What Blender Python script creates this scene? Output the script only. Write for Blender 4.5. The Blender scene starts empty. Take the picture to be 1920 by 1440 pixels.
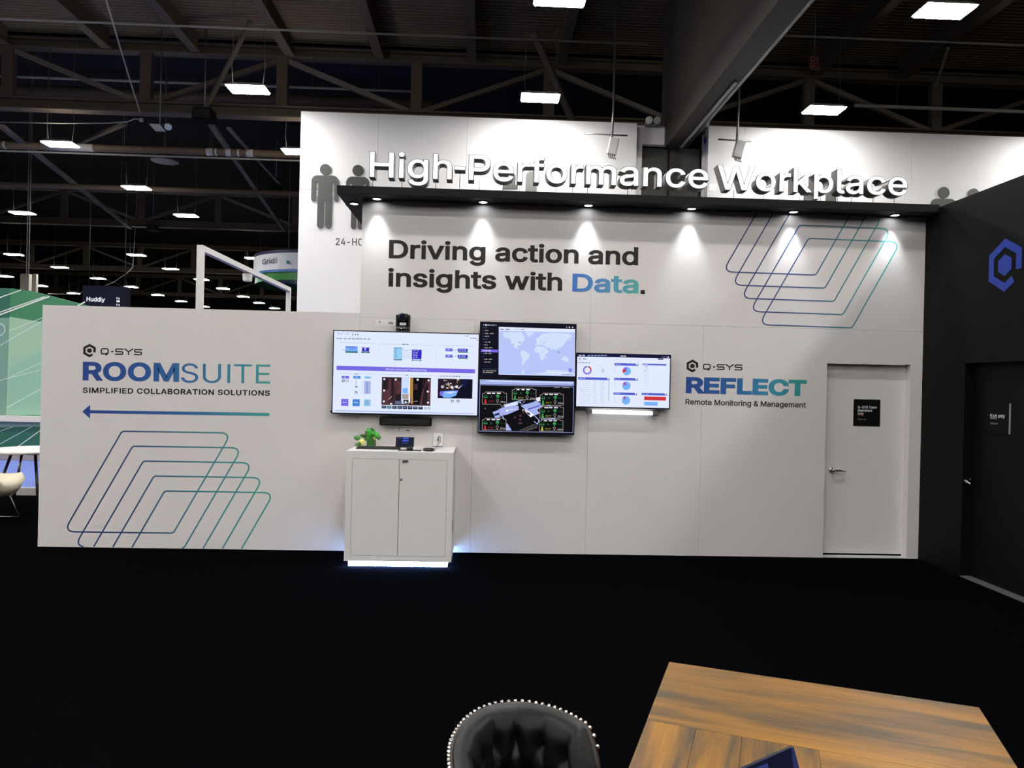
import bpy, bmesh, math, random, os
from mathutils import Vector, Matrix
from mathutils.geometry import delaunay_2d_cdt, interpolate_bezier
random.seed(7)
SC = bpy.context.scene
C = SC.collection

# ------------------------------------------------------------------ camera, world, exposure
F_PX, YAW, PITCH, ROLL = 1380.0, 0.0371611, -0.0023019, 0.0226097
EYE = Vector((0.0, -7.70683, 1.79158))
_F = Vector((math.sin(YAW)*math.cos(PITCH), math.cos(YAW)*math.cos(PITCH), math.sin(PITCH)))
_R = Vector((math.cos(YAW), -math.sin(YAW), 0)); _U = _R.cross(_F)
_c, _s = math.cos(ROLL), math.sin(ROLL)
_R, _U = _c*_R + _s*_U, -_s*_R + _c*_U
cam_d = bpy.data.cameras.new('camera'); cam = bpy.data.objects.new('camera', cam_d); C.objects.link(cam)
cam_d.sensor_width = 36; cam_d.lens = F_PX/1920*36; cam_d.clip_start = .05; cam_d.clip_end = 300
cam.matrix_world = Matrix(((_R.x,_U.x,-_F.x,EYE.x),(_R.y,_U.y,-_F.y,EYE.y),(_R.z,_U.z,-_F.z,EYE.z),(0,0,0,1)))
SC.camera = cam

world = bpy.data.worlds.new('hall_air'); SC.world = world; world.use_nodes = True
world.node_tree.nodes['Background'].inputs[0].default_value = (.9, .92, 1, 1)
world.node_tree.nodes['Background'].inputs[1].default_value = .12

vs = SC.view_settings
vs.view_transform = 'Standard'; vs.look = 'None'; vs.gamma = 1; vs.use_curve_mapping = False
vs.exposure = 0.0

LAMP_POWER = 146.0        # radiance of a high-bay diffuser
SPOT_W = 40.0             # canopy downlights

# ------------------------------------------------------------------ from a pixel of the 1920x1440 photograph to a point of the place
def P(px, py, ax, val):
    d = _F + _R*((px-960)/F_PX) - _U*((py-720)/F_PX)
    t = (val-EYE[ax])/d[ax]
    return EYE + t*d

class Frame:
    """a wall plane: u runs to the right as one looks at it, v upward, n towards the viewer"""
    def __init__(s, ax, val, u, n):
        s.ax, s.val, s.u, s.n = ax, val, Vector(u), Vector(n)
    def uv(s, px, py):
        p = P(px, py, s.ax, s.val); return p.dot(s.u), p.z
    def pt(s, u, v, off=0.0):
        p = s.u*u + Vector((0,0,v)) + s.n*off
        p[s.ax] = s.val + s.n[s.ax]*off
        return p
def wall_frame(y): return Frame(1, y, (1,0,0), (0,-1,0))
MAIN = wall_frame(0.0)

# ------------------------------------------------------------------ materials
def srgb(r, g, b):
    f = lambda c: (c/255/12.92) if c/255 <= .04045 else ((c/255+.055)/1.055)**2.4
    return (f(r), f(g), f(b), 1)
_M = {}
def mat(name, col, rough=.6, metal=0.0, emit=0.0, spec=.5, noise=0, nscale=30, bump=0, alpha=None, trans=0):
    if name in _M: return _M[name]
    m = bpy.data.materials.new(name); m.use_nodes = True; _M[name] = m
    nt = m.node_tree; b = nt.nodes['Principled BSDF']
    b.inputs['Base Color'].default_value = col; b.inputs['Roughness'].default_value = rough
    b.inputs['Metallic'].default_value = metal; b.inputs['Specular IOR Level'].default_value = spec
    if trans: b.inputs['Transmission Weight'].default_value = trans
    if emit:
        b.inputs['Emission Color'].default_value = col; b.inputs['Emission Strength'].default_value = emit
        b.inputs['Base Color'].default_value = (0,0,0,1); b.inputs['Specular IOR Level'].default_value = .1
    if noise or bump:
        tc = nt.nodes.new('ShaderNodeTexCoord'); n = nt.nodes.new('ShaderNodeTexNoise')
        n.inputs['Scale'].default_value = nscale; n.inputs['Detail'].default_value = 5
        nt.links.new(tc.outputs['Object'], n.inputs['Vector'])
        if noise:
            mx = nt.nodes.new('ShaderNodeMix'); mx.data_type = 'RGBA'
            mx.inputs[6].default_value = tuple(c*(1-noise) for c in col[:3])+(1,)
            mx.inputs[7].default_value = tuple(min(1, c*(1+noise)) for c in col[:3])+(1,)
            nt.links.new(n.outputs['Fac'], mx.inputs[0]); nt.links.new(mx.outputs[2], b.inputs['Base Color'])
        if bump:
            bp = nt.nodes.new('ShaderNodeBump'); bp.inputs['Strength'].default_value = bump; bp.inputs['Distance'].default_value = .01
            nt.links.new(n.outputs['Fac'], bp.inputs['Height']); nt.links.new(bp.outputs['Normal'], b.inputs['Normal'])
    return m
def scr(name, r, g, b, k=1.0):
    return mat('screen_'+name, srgb(r, g, b), emit=k)
def gradient(name, ax, x0, x1, stops, rough=.5):
    m = bpy.data.materials.new(name); m.use_nodes = True; nt = m.node_tree; b = nt.nodes['Principled BSDF']
    b.inputs['Roughness'].default_value = rough
    tc = nt.nodes.new('ShaderNodeTexCoord'); sp = nt.nodes.new('ShaderNodeSeparateXYZ'); mr = nt.nodes.new('ShaderNodeMapRange')
    cr = nt.nodes.new('ShaderNodeValToRGB')
    mr.inputs[1].default_value = x0; mr.inputs[2].default_value = x1
    while len(cr.color_ramp.elements) < len(stops): cr.color_ramp.elements.new(.5)
    for e, (p, c) in zip(cr.color_ramp.elements, stops): e.position = p; e.color = srgb(*c)
    nt.links.new(tc.outputs['Object'], sp.inputs[0]); nt.links.new(sp.outputs[ax], mr.inputs[0])
    nt.links.new(mr.outputs[0], cr.inputs[0]); nt.links.new(cr.outputs[0], b.inputs['Base Color'])
    return m

M_WHITE = mat('white_laminate', (.70, .655, .645, 1), rough=.55, noise=.015, nscale=3)
M_CABW = mat('white_cabinet_paint', (.72, .68, .665, 1), rough=.45, noise=.01, nscale=4)
M_REAR = mat('white_painted_board', (.84, .82, .82, 1), rough=.7, noise=.02, nscale=2)
M_DOORW = mat('white_door_paint', (.72, .69, .675, 1), rough=.5, noise=.01, nscale=3)
M_DARKGAP = mat('dark_gap', (.004, .004, .004, 1), rough=.9)
M_BLACKPNL = mat('matt_black_panel', (.0027, .0027, .0026, 1), rough=.6, spec=.12, noise=.1, nscale=2)
M_CANOPY = mat('matt_black_canopy', (.0048, .0046, .0042, 1), rough=.6, spec=.2, noise=.1, nscale=3)
M_BLACK = mat('black_plastic', (.008, .008, .009, 1), rough=.35)
M_BLACKM = mat('black_matt_fabric', (.0035, .0035, .0035, 1), rough=.8, spec=.12)
M_BEZEL = mat('navy_black_bezel', (.006, .006, .014, 1), rough=.25)
M_INK = mat('black_vinyl', (.012, .010, .010, 1), rough=.5, spec=.3)
M_CHROME = mat('brushed_chrome', (.55, .54, .52, 1), rough=.22, metal=1)
M_DKCHROME = mat('dark_polished_return', (.17, .165, .16, 1), rough=.3, metal=.9)
M_STEEL = mat('grey_steel', (.25, .25, .25, 1), rough=.4, metal=.8)
M_FACE = mat('lit_letter_face', (1, 1, 1, 1), emit=1.5)
M_LAMP = mat('lamp_diffuser', (1, .985, .95, 1), emit=LAMP_POWER)
M_HOUS = mat('lamp_housing', (.35, .34, .32, 1), rough=.5)
M_TRUSS = mat('painted_truss_steel', (.095, .068, .042, 1), rough=.7, noise=.2, nscale=1.5)
M_BRACE = mat('painted_brace_steel', (.16, .13, .10, 1), rough=.7, noise=.2, nscale=1.5)
M_PIPE = mat('brown_pipe', (.16, .11, .066, 1), rough=.6, noise=.15, nscale=2)
M_CONDUIT = mat('pale_conduit', (.36, .34, .28, 1), rough=.5)
M_SOFFIT = mat('brown_bulkhead_board', (.042, .032, .024, 1), rough=.8, noise=.15, nscale=1)
M_SOFFIT2 = mat('dark_brown_trim', (.020, .014, .011, 1), rough=.7)
M_PICTO = mat('grey_pictogram', (.065, .066, .063, 1), rough=.5)
M_PICTO2 = mat('dark_grey_pictogram', (.040, .041, .039, 1), rough=.5)

# ------------------------------------------------------------------ mesh builder
ABS = {}
class MB:
    def __init__(s): s.v = []; s.f = []; s.mi = []; s.sm = []
    def add(s, verts, faces, mi=0, smooth=False):
        o = len(s.v); s.v += [Vector(v) for v in verts]
        for f in faces: s.f.append([i+o for i in f]); s.mi.append(mi); s.sm.append(smooth)
        return s
    def box(s, x0, x1, y0, y1, z0, z1, mi=0):
        return s.add([(x0,y0,z0),(x1,y0,z0),(x1,y1,z0),(x0,y1,z0),(x0,y0,z1),(x1,y0,z1),(x1,y1,z1),(x0,y1,z1)],
                     [(0,3,2,1),(4,5,6,7),(0,1,5,4),(1,2,6,5),(2,3,7,6),(3,0,4,7)], mi)
    def bar(s, a, b, w, h, mi=0, up=(0,0,1)):
        a, b = Vector(a), Vector(b); d = (b-a).normalized(); up = Vector(up)
        x = d.cross(up)
        if x.length < 1e-4: x = d.cross(Vector((1,0,0)))
        x.normalize(); y = x.cross(d).normalized()
        vs = []
        for q in (a, b):
            for i, j in ((-1,-1),(1,-1),(1,1),(-1,1)): vs.append(q + x*(w/2*i) + y*(h/2*j))
        return s.add(vs, [(3,2,1,0),(4,5,6,7),(0,1,5,4),(1,2,6,5),(2,3,7,6),(3,0,4,7)], mi)
    def prism(s, pts, d, mi=0):
        """polygon of 3-D points pushed along vector d"""
        n = len(pts); d = Vector(d); a = [Vector(p) for p in pts]
        return s.add(a + [p+d for p in a], [list(range(n))[::-1], list(range(n, 2*n))] + [(i,(i+1)%n,n+(i+1)%n,n+i) for i in range(n)], mi)
    def tube(s, path, r, n=8, mi=0, closed=False):
        path = [Vector(p) for p in path]; rs = r if isinstance(r, (list, tuple)) else [r]*len(path)
        m = len(path); vs = []; prev = None
        for i, p in enumerate(path):
            a = path[(i-1) % m] if (closed or i) else p; b = path[(i+1) % m] if (closed or i < m-1) else p
            t = (b-a).normalized()
            if prev is None:
                x = t.cross(Vector((0,0,1)));  x = x if x.length > 1e-3 else t.cross(Vector((1,0,0)))
            else: x = prev - t*prev.dot(t)
            x.normalize(); prev = x; y = t.cross(x)
            for k in range(n):
                q = 2*math.pi*k/n; vs.append(p + (x*math.cos(q) + y*math.sin(q))*rs[i])
        fs = []
        for i in range(m if closed else m-1):
            for k in range(n):
                a, b = i*n+k, i*n+(k+1) % n; c, d = ((i+1) % m)*n+(k+1) % n, ((i+1) % m)*n+k
                fs.append((a, b, c, d))
        s.add(vs, fs, mi, True)
        if not closed:
            o = len(s.v)-len(vs)
            s.f.append([o+k for k in range(n)][::-1]); s.mi.append(mi); s.sm.append(False)
            s.f.append([o+(m-1)*n+k for k in range(n)]); s.mi.append(mi); s.sm.append(False)
        return s
    def lathe(s, prof, c, axis=(0,0,1), n=24, mi=0):
        c = Vector(c); ax = Vector(axis).normalized(); x = ax.orthogonal().normalized(); y = ax.cross(x)
        vs = [c + ax*h + (x*math.cos(2*math.pi*k/n) + y*math.sin(2*math.pi*k/n))*r for r, h in prof for k in range(n)]
        fs = [(i*n+k, i*n+(k+1) % n, (i+1)*n+(k+1) % n, (i+1)*n+k) for i in range(len(prof)-1) for k in range(n)]
        s.add(vs, fs, mi, True)
        o = len(s.v)-len(vs); m = len(prof)
        s.f.append([o+k for k in range(n)][::-1]); s.mi.append(mi); s.sm.append(False)
        s.f.append([o+(m-1)*n+k for k in range(n)]); s.mi.append(mi); s.sm.append(False)
        return s
    def ball(s, c, r, n=12, mi=0, sz=1.0):
        prof = [(max(1e-4, r*math.sin(math.pi*i/n)), -r*sz*math.cos(math.pi*i/n)) for i in range(n+1)]
        return s.lathe(prof, c, n=n*2, mi=mi)
    def flat(s, pts, mi=0):
        return s.add(pts, [list(range(len(pts)))], mi)
    def build(s, name, mats, parent=None, bevel=0.0, fix=True):
        off = ABS[parent.name] if parent is not None else Vector((0,0,0))
        me = bpy.data.meshes.new(name)
        me.from_pydata([v-off for v in s.v], [], s.f)
        for m in (mats if isinstance(mats, (list, tuple)) else [mats]): me.materials.append(m)
        me.polygons.foreach_set('material_index', s.mi); me.polygons.foreach_set('use_smooth', s.sm)
        if fix:
            bm = bmesh.new(); bm.from_mesh(me); bmesh.ops.recalc_face_normals(bm, faces=bm.faces); bm.to_mesh(me); bm.free()
        me.update()
        o = bpy.data.objects.new(name, me); C.objects.link(o)
        if parent is not None: o.parent = parent
        ABS[o.name] = off
        if bevel:
            md = o.modifiers.new('bevel', 'BEVEL'); md.width = bevel; md.segments = 2; md.limit_method = 'ANGLE'; md.harden_normals = False
        return o

def tag(o, label=None, cat=None, group=None, kind=None):
    if label: o['label'] = label
    if cat: o['category'] = cat
    if group: o['group'] = group
    if kind: o['kind'] = kind
    return o
def thing(name, label, cat, loc, group=None, kind=None):
    o = bpy.data.objects.new(name, None); C.objects.link(o); o.location = loc; o.empty_display_size = .05
    ABS[o.name] = Vector(loc)
    return tag(o, label, cat, group, kind)
def dup(root, loc, label=None, group=None):
    r = root.copy(); C.objects.link(r); r.location = loc; ABS[r.name] = Vector(loc)
    if label: r['label'] = label
    if group: r['group'] = group
    for ch in root.children:
        c = ch.copy(); C.objects.link(c); c.parent = r
        for g in ch.children:
            d = g.copy(); C.objects.link(d); d.parent = c
    return r
def rect_prism(fr, u0, u1, v0, v1, o0, o1, mb=None, mi=0):
    mb = mb or MB()
    return mb.prism([fr.pt(u0,v0,o0), fr.pt(u1,v0,o0), fr.pt(u1,v1,o0), fr.pt(u0,v1,o0)], fr.n*(o1-o0), mi)

# ------------------------------------------------------------------ lettering
try:
    FONT = bpy.data.fonts.load(os.path.join(bpy.utils.system_resource('DATAFILES'), 'fonts', 'Inter.woff2'))
except Exception:
    FONT = None
_TM = {}
def glyphs(body, offset=0.0, spacing=1.0):
    """lettering as a flat mesh in font units; a positive offset makes it bolder by a band round every outline"""
    key = (body, offset, spacing)
    if key in _TM: return _TM[key]
    plain = 'I' in body and body.isupper()            # capital I without slabs
    c = bpy.data.curves.new('t', 'FONT'); c.body = body.replace('I', 'l') if plain else body
    if FONT: c.font = FONT
    c.space_character = spacing
    o = bpy.data.objects.new('t', c); C.objects.link(o)
    bpy.context.view_layer.update()
    cu = o.to_curve(bpy.context.evaluated_depsgraph_get()); cont = []
    for sp in cu.splines:
        bp_ = sp.bezier_points; n_ = len(bp_); pts = []
        for i in range(n_):
            p0, p1 = bp_[i], bp_[(i+1) % n_]; a_, h0, h1, e_ = p0.co, p0.handle_right, p1.handle_left, p1.co
            d_ = e_-a_; dev = max(d_.cross(h0-a_).length, d_.cross(h1-a_).length)/max(1e-9, d_.length)
            q_ = [a_] if dev < 1e-4 else interpolate_bezier(a_, h0, h1, e_, 6)[:-1]
            pts += [Vector((v.x, v.y, 0)) for v in q_]
        pts = [p for i, p in enumerate(pts) if (p-pts[i-1]).length > 1e-5]
        if plain and len(pts) > 4 and max(p.x for p in pts)-min(p.x for p in pts) < .2 and max(p.y for p in pts)-min(p.y for p in pts) > .45: xl = min(p.x for p in pts)+.022; pts = [Vector((xl, 0, 0)), Vector((xl+.065, 0, 0)), Vector((xl+.065, .509, 0)), Vector((xl, .509, 0))]
        if len(pts) > 2: cont.append(pts)
    o.to_curve_clear(); bpy.data.objects.remove(o); bpy.data.curves.remove(c)
    # union of all strokes: constrained triangulation, kept where the winding number is not zero
    co = []; ed = []
    for P_ in cont:
        o0 = len(co); co += [Vector((p.x, p.y)) for p in P_]; ed += [(o0+i, o0+(i+1) % len(P_)) for i in range(len(P_))]
    v2, e2_, f2 = delaunay_2d_cdt(co, ed, [], 0, 1e-6)[:3]
    segs = [(P_[i-1], P_[i]) for P_ in cont for i in range(len(P_))]
    def winding(px_, py_):
        w_ = 0
        for p_, q_ in segs:
            if (p_.y > py_) != (q_.y > py_) and px_ < (q_.x-p_.x)*(py_-p_.y)/(q_.y-p_.y)+p_.x: w_ += 1 if q_.y > p_.y else -1
        return w_
    vs = [Vector((p.x, p.y, 0)) for p in v2]; fs = []
    for f in f2:
        cx_ = sum(v2[i].x for i in f)/len(f); cy_ = sum(v2[i].y for i in f)/len(f)
        if winding(cx_, cy_):
            ar = sum(v2[f[i-1]].x*v2[f[i]].y-v2[f[i]].x*v2[f[i-1]].y for i in range(len(f)))
            fs.append(tuple(f) if ar > 0 else tuple(f)[::-1])
    use = set((f[i-1], f[i]) for f in fs for i in range(len(f))); nxt = {}
    for (i, j) in use:
        if (j, i) not in use: nxt.setdefault(i, []).append(j)
    outs = []
    while nxt:
        st = next(iter(nxt)); lp_ = [st]; cur = nxt[st].pop()
        if not nxt[st]: del nxt[st]
        while cur != st and cur in nxt:
            lp_.append(cur); n_ = nxt[cur].pop()
            if not nxt[cur]: del nxt[cur]
            cur = n_
        if len(lp_) < 3: continue
        G_ = [vs[i] for i in lp_]; n_ = len(G_)
        if not offset: outs.append(G_); continue
        R_ = []
        for i in range(n_):
            d1 = (G_[i]-G_[i-1]).normalized(); d2 = (G_[(i+1) % n_]-G_[i]).normalized()
            n1 = Vector((d1.y, -d1.x, 0)); n2 = Vector((d2.y, -d2.x, 0)); m_ = n1+n2
            m_ = m_.normalized() if m_.length > 1e-5 else n1
            R_.append(G_[i]+m_*(offset/max(.5, m_.dot(n1))))
        outs.append(R_); o1 = len(vs)
        vs += [Vector((v.x, v.y, -.00016)) for v in G_]+[Vector((v.x, v.y, -.00016)) for v in R_]
        fs += [(o1+i, o1+n_+i, o1+n_+(i+1) % n_, o1+(i+1) % n_) for i in range(n_)]
    x0 = min(v.x for v in vs); x1 = max(v.x for v in vs)
    _TM[key] = (vs, fs, x0, x1, outs); return _TM[key]
def cap_height(offset=0.0):
    vs = glyphs('H', offset)[0]
    return min(v.y for v in vs), max(v.y for v in vs)
def text_into(mb, fr, body, bl, br, cap, off=.001, bold=0.0, mi=0, spacing=1.0, uvs=False):
    """lettering from baseline-left bl to baseline-right br (photo pixels), capital height cap px"""
    if uvs: (u0, v0), (u1, v1) = bl, br; ch = cap
    else:
        u0, v0 = fr.uv(*bl); u1, v1 = fr.uv(*br); ch = fr.uv(bl[0]+.02*cap, bl[1]-cap)[1]-v0
    vs, fs, x0, x1, _o = glyphs(body, bold, spacing); y0, y1 = cap_height(bold)
    L = math.hypot(u1-u0, v1-v0); cx, cy = (u1-u0)/L, (v1-v0)/L
    sx, sy = L/(x1-x0), ch/(y1-y0)
    out = []
    for v in vs:
        a, b = (v.x-x0)*sx, (v.y-y0)*sy
        out.append(fr.pt(u0+a*cx-b*cy, v0+a*cy+b*cx, off+v.z))
    return mb.add(out, fs, mi)

def stroke(mb, fr, pts, w, off=.001, closed=False, mi=0):
    """mitred ribbon of width w along 2-D points (u,v)"""
    n = len(pts); L = []; Rr = []
    for i in range(n):
        p = Vector(pts[i]); a = Vector(pts[i-1]) if (i or closed) else None; b = Vector(pts[(i+1) % n]) if (i < n-1 or closed) else None
        d1 = (p-a).normalized() if a is not None else None; d2 = (b-p).normalized() if b is not None else None
        d1 = d1 or d2; d2 = d2 or d1
        n1 = Vector((-d1.y, d1.x)); n2 = Vector((-d2.y, d2.x)); m = (n1+n2)
        m = m.normalized() if m.length > 1e-6 else n1
        k = w/2/max(.35, m.dot(n1)); L.append(p+m*k); Rr.append(p-m*k)
    vs = [fr.pt(q.x, q.y, off) for q in L] + [fr.pt(q.x, q.y, off) for q in Rr]
    fs = [(i, (i+1) % n, n+(i+1) % n, n+i) for i in range(n if closed else n-1)]
    return mb.add(vs, fs, mi)
def rounded(pts, rad, closed=True, seg=5):
    out = []; n = len(pts)
    for i in range(n):
        p = Vector(pts[i])
        if not closed and i in (0, n-1): out.append(tuple(p)); continue
        a = (Vector(pts[i-1])-p); b = (Vector(pts[(i+1) % n])-p)
        r = rad[i] if isinstance(rad, (list, tuple)) else rad
        ang = a.angle(b); t = min(r/math.tan(ang/2), a.length*.45, b.length*.45)
        p0 = p+a.normalized()*t; p1 = p+b.normalized()*t
        for k in range(seg+1):
            q = k/seg; out.append(tuple((1-q)**2*p0 + 2*q*(1-q)*p + q*q*p1))
    return out
def clip_poly_path(pts, vmin=None, vmax=None):
    """closed path -> open runs with vmin <= v <= vmax"""
    n = len(pts); runs = []; cur = []
    ok = lambda p: (vmin is None or p[1] >= vmin) and (vmax is None or p[1] <= vmax)
    def cut(a, b):
        for lim in (vmin, vmax):
            if lim is not None and (a[1]-lim)*(b[1]-lim) < 0:
                t = (lim-a[1])/(b[1]-a[1]); return (a[0]+t*(b[0]-a[0]), lim)
        return b
    start = next((i for i in range(n) if not ok(pts[i])), None)
    if start is None: return [list(pts)], True
    for k in range(n+1):
        p = pts[(start+k) % n]; q = pts[(start+k-1) % n]
        if ok(p):
            if not cur: cur = [cut(p, q)]
            cur.append(p)
        elif cur: cur.append(cut(cur[-1], p)); runs.append(cur); cur = []
    return runs, False

def hex_emblem(mb, fr, u, v, rx, ry, off=.001, mi=0, dot=.38, w=.36):
    h = lambda a, k=1.0: (u+rx*k*math.cos(math.radians(a))/.866, v+ry*k*math.sin(math.radians(a)))
    k = 1-w/2
    e0 = (u+rx*k, v-ry*k*.30); e1 = h(270, k); e2 = h(330, k)
    end = (e1[0]+(e2[0]-e1[0])*.62, e1[1]+(e2[1]-e1[1])*.62)
    stroke(mb, fr, [e0, h(30,k), h(90,k), h(150,k), h(210,k), e1, end], w*ry, off, mi=mi)
    mb.flat([fr.pt(*h(30+60*i, dot), off) for i in range(6)], mi)
def wordmark(mb, fr, u0, v0, u1, h, off=.001, mi=0):
    """Q-SYS drawn in squared strokes"""
    W = u1-u0; w = h*.20; X = lambda t: u0+W*t; y0, y1, ym = v0+w/2, v0+h-w/2, v0+h/2
    R = lambda pts, cl=False, r=.24: stroke(mb, fr, rounded(pts, h*r, cl), w, off, cl, mi)
    R([(X(.012)+w/2,y0),(X(.205)-w/2,y0),(X(.205)-w/2,y1),(X(.012)+w/2,y1)], True)
    stroke(mb, fr, [(X(.150),y0+h*.20),(X(.150),v0-h*.17)], w, off, mi=mi)
    stroke(mb, fr, [(X(.262),ym),(X(.315),ym)], w*1.15, off, mi=mi)
    for a, b in ((.355,.555),(.805,1.0)):
        R([(X(b),y1),(X(a)+w/2,y1),(X(a)+w/2,ym),(X(b)-w/2,ym),(X(b)-w/2,y0),(X(a),y0)])
    yc = X(.675)
    stroke(mb, fr, [(X(.575),y1+w/2),(yc,ym+h*.02),(X(.785),y1+w/2)], w, off, mi=mi)
    stroke(mb, fr, [(yc,ym+h*.02),(yc,v0)], w, off, mi=mi)

# ------------------------------------------------------------------ the setting: floor and booth walls
XR = 4.676; XL = -4.536; XT = -1.312; ZLOW = 2.475; ZTOP = 3.652
floor_m = mat('black_carpet', (.0020, .0020, .0027, 1), rough=.95, spec=.0, noise=.5, nscale=160, bump=.5)
tag(MB().box(-70, 40, -32, 96, -.1, 0).build('floor', floor_m), kind='structure')

s1 = MAIN.uv(886,815)[0]; s2 = MAIN.uv(1102,815)[0]; s3 = MAIN.uv(1314,830)[0]; zs = 2.435; G = .002
DL, DR, DT = 3.640, 4.548, 2.078
w = MB()
w.box(XL, XT-.001, 0, .10, 0, ZLOW)
xs = [XT, s1, s2, s3, DL]
for a, b in zip(xs[:-1], xs[1:]): w.box(a+G/2, b-(G/2 if b != DL else 0), 0, .10, 0, zs-G/2)
w.box(DL, DR, 0, .10, DT, zs-G/2); w.box(DR, XR, 0, .10, 0, zs-G/2)
for a, b in ((XT, s2),(s2, XR)): w.box(a+G/2, b-.0005, 0, .10, zs+G/2, ZTOP)
w.box(XT, DL-.05, .10, .13, .001, ZTOP, 1); w.box(XL, XT, .10, .13, .001, ZLOW-.01, 1)
wall = tag(w.build('wall_back', [M_WHITE, M_DARKGAP]), 'long white booth wall of flush panels with printed lettering', kind='structure')
ABS[wall.name] = Vector((0,0,0))

# side and roof of the closed booth behind the tall wall
tag(MB().box(XT+.02, XT+.10, .13, 3.0, 0, ZTOP-.002).build('wall_left', M_WHITE), kind='structure')

# printed graphics on the wall (parts of the wall)
def word(name, body, bl, br, cap, m, bold=0.0, label=None, fr=MAIN, parent=wall, off=.0012, spacing=1.0):
    mb = MB(); text_into(mb, fr, body, bl, br, cap, off, bold, spacing=spacing)
    o = mb.build(name, m, parent, fix=False)
    if label: o['label'] = label
    return o
BLUES = [(0,(27,62,140)),(.35,(30,84,152)),(.62,(48,110,160)),(1,(66,160,156))]
ux = lambda px, py=700: MAIN.uv(px, py)[0]
hl = MB(); text_into(hl, MAIN, 'Driving action and', (729,484.2), (1196.2,497.6), 34.6, .0012, .022)
text_into(hl, MAIN, 'insights with', (727.5,537.3), (1053.9,545.6), 34.2, .0012, .022)
q = MAIN.uv(1201,551.2); q2 = MAIN.uv(1209,551.4); hl.flat([MAIN.pt(q[0],q[1],.0012), MAIN.pt(q2[0],q[1],.0012), MAIN.pt(q2[0],q[1]+.042,.0012), MAIN.pt(q[0],q[1]+.042,.0012)])
hl.build('headline_lettering', M_INK, wall, fix=False)['label'] = 'black headline lettering'
word('headline_lettering', 'Data', (1072.9,546.7), (1197,550.4), 33.8, gradient('data_gradient', 0, ux(1073,540), ux(1197,540), [(0,(52,105,182)),(.45,(72,133,186)),(1,(86,172,166))]), .022, 'blue to teal word of the headline')
mb = MB(); c = MAIN.uv(167.9, 657.4); hex_emblem(mb, MAIN, c[0], c[1], .062, .068)
a = MAIN.uv(187.7, 664.6); b = MAIN.uv(266.5, 665.8); wordmark(mb, MAIN, a[0], a[1], b[0], .066)
mb.build('emblem_and_wordmark', M_INK, wall, fix=False)['label'] = 'black hexagon emblem and wordmark on the low wall'
gr = gradient('low_wall_gradient', 0, ux(155), ux(507), BLUES)
word('wall_lettering', 'ROOM', (155,713.3), (335.8,716.0), 35.2, gr, .033, 'bold blue first half of the large word on the low wall', spacing=1.04)
word('wall_lettering', 'SUITE', (339.5,717.0), (506.7,719.2), 35.6, gr, 0.0, 'thin teal second half of the large word on the low wall')
word('wall_lettering', 'SIMPLIFIED COLLABORATION SOLUTIONS', (155,736.7), (506,742.2), 10.3, M_INK, .026, 'small black capitals line', spacing=1.08)
mb = MB(); T = lambda px, py: MAIN.pt(*MAIN.uv(px, py), .0012)
mb.flat([T(154.4,771.7), T(169,784.8), T(169,774.8), T(505,780.2), T(505,774.0), T(169,769.2), T(169,758.8)])
mb.build('arrow_graphic', gr, wall, fix=False)['label'] = 'long blue to teal arrow pointing left'
def loops(tl, tr, br, bl, step, ks, m, label, vmin, vmax, wid):
    mb = MB()
    for k in ks:
        q = [MAIN.uv(x+step[0]*k, y+step[1]*k) for x, y in (tl, tr, br, bl)]
        path = rounded(q, [.045, .070, .045, .070], seg=8)
        runs, cl = clip_poly_path(path, vmin, vmax)
        for r in runs: stroke(mb, MAIN, r, wid, .0012+.0001*abs(k), cl)
    mb.build('line_graphic', m, wall, fix=False)['label'] = label
LINES = [(0,(36,58,112)),(.35,(40,78,124)),(.7,(58,138,146)),(1,(60,158,142))]
loops((228.8,808.6),(434,811.7),(325,999.6),(119.7,997), (20.0,28.0), range(5), gradient('loop_gradient', 0, ux(125,900), ux(505,900), LINES), 'five overlapping slanted outline loops above the floor', .006, None, .015)
loops((1516,447),(1688.5,454),(1597.3,614.8),(1422.7,608.8), (-16.9,-24.8), range(5), gradient('loop_gradient_upper', 0, ux(1365,500), ux(1690,500), [(0,(36,50,104)),(.4,(50,84,136)),(.75,(60,140,150)),(1,(70,180,170))]), 'five overlapping slanted outline loops under the canopy', None, ZTOP-.004, .013)
mb = MB(); c = MAIN.uv(1298.2, 686.2); hex_emblem(mb, MAIN, c[0], c[1], .061, .067)
a = MAIN.uv(1317, 693.0); b = MAIN.uv(1391.9, 694.5); wordmark(mb, MAIN, a[0], a[1], b[0], .064)
mb.build('emblem_and_wordmark', M_INK, wall, fix=False)['label'] = 'black hexagon emblem and wordmark beside the screens'
word('wall_lettering', 'REFLECT', (1285.6,737.2), (1512.1,743.0), 30.6, gradient('screen_side_gradient', 0, ux(1286,720), ux(1512,720), [(0,(30,72,150)),(.4,(40,98,160)),(.7,(52,138,168)),(1,(50,158,150))]), .040, 'bold blue to teal word beside the smallest screen')
word('wall_lettering', 'Remote Monitoring & Management', (1285.2,758.3), (1510.8,764.5), 10.3, M_INK, .018, 'small black line under the bold word')

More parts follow.
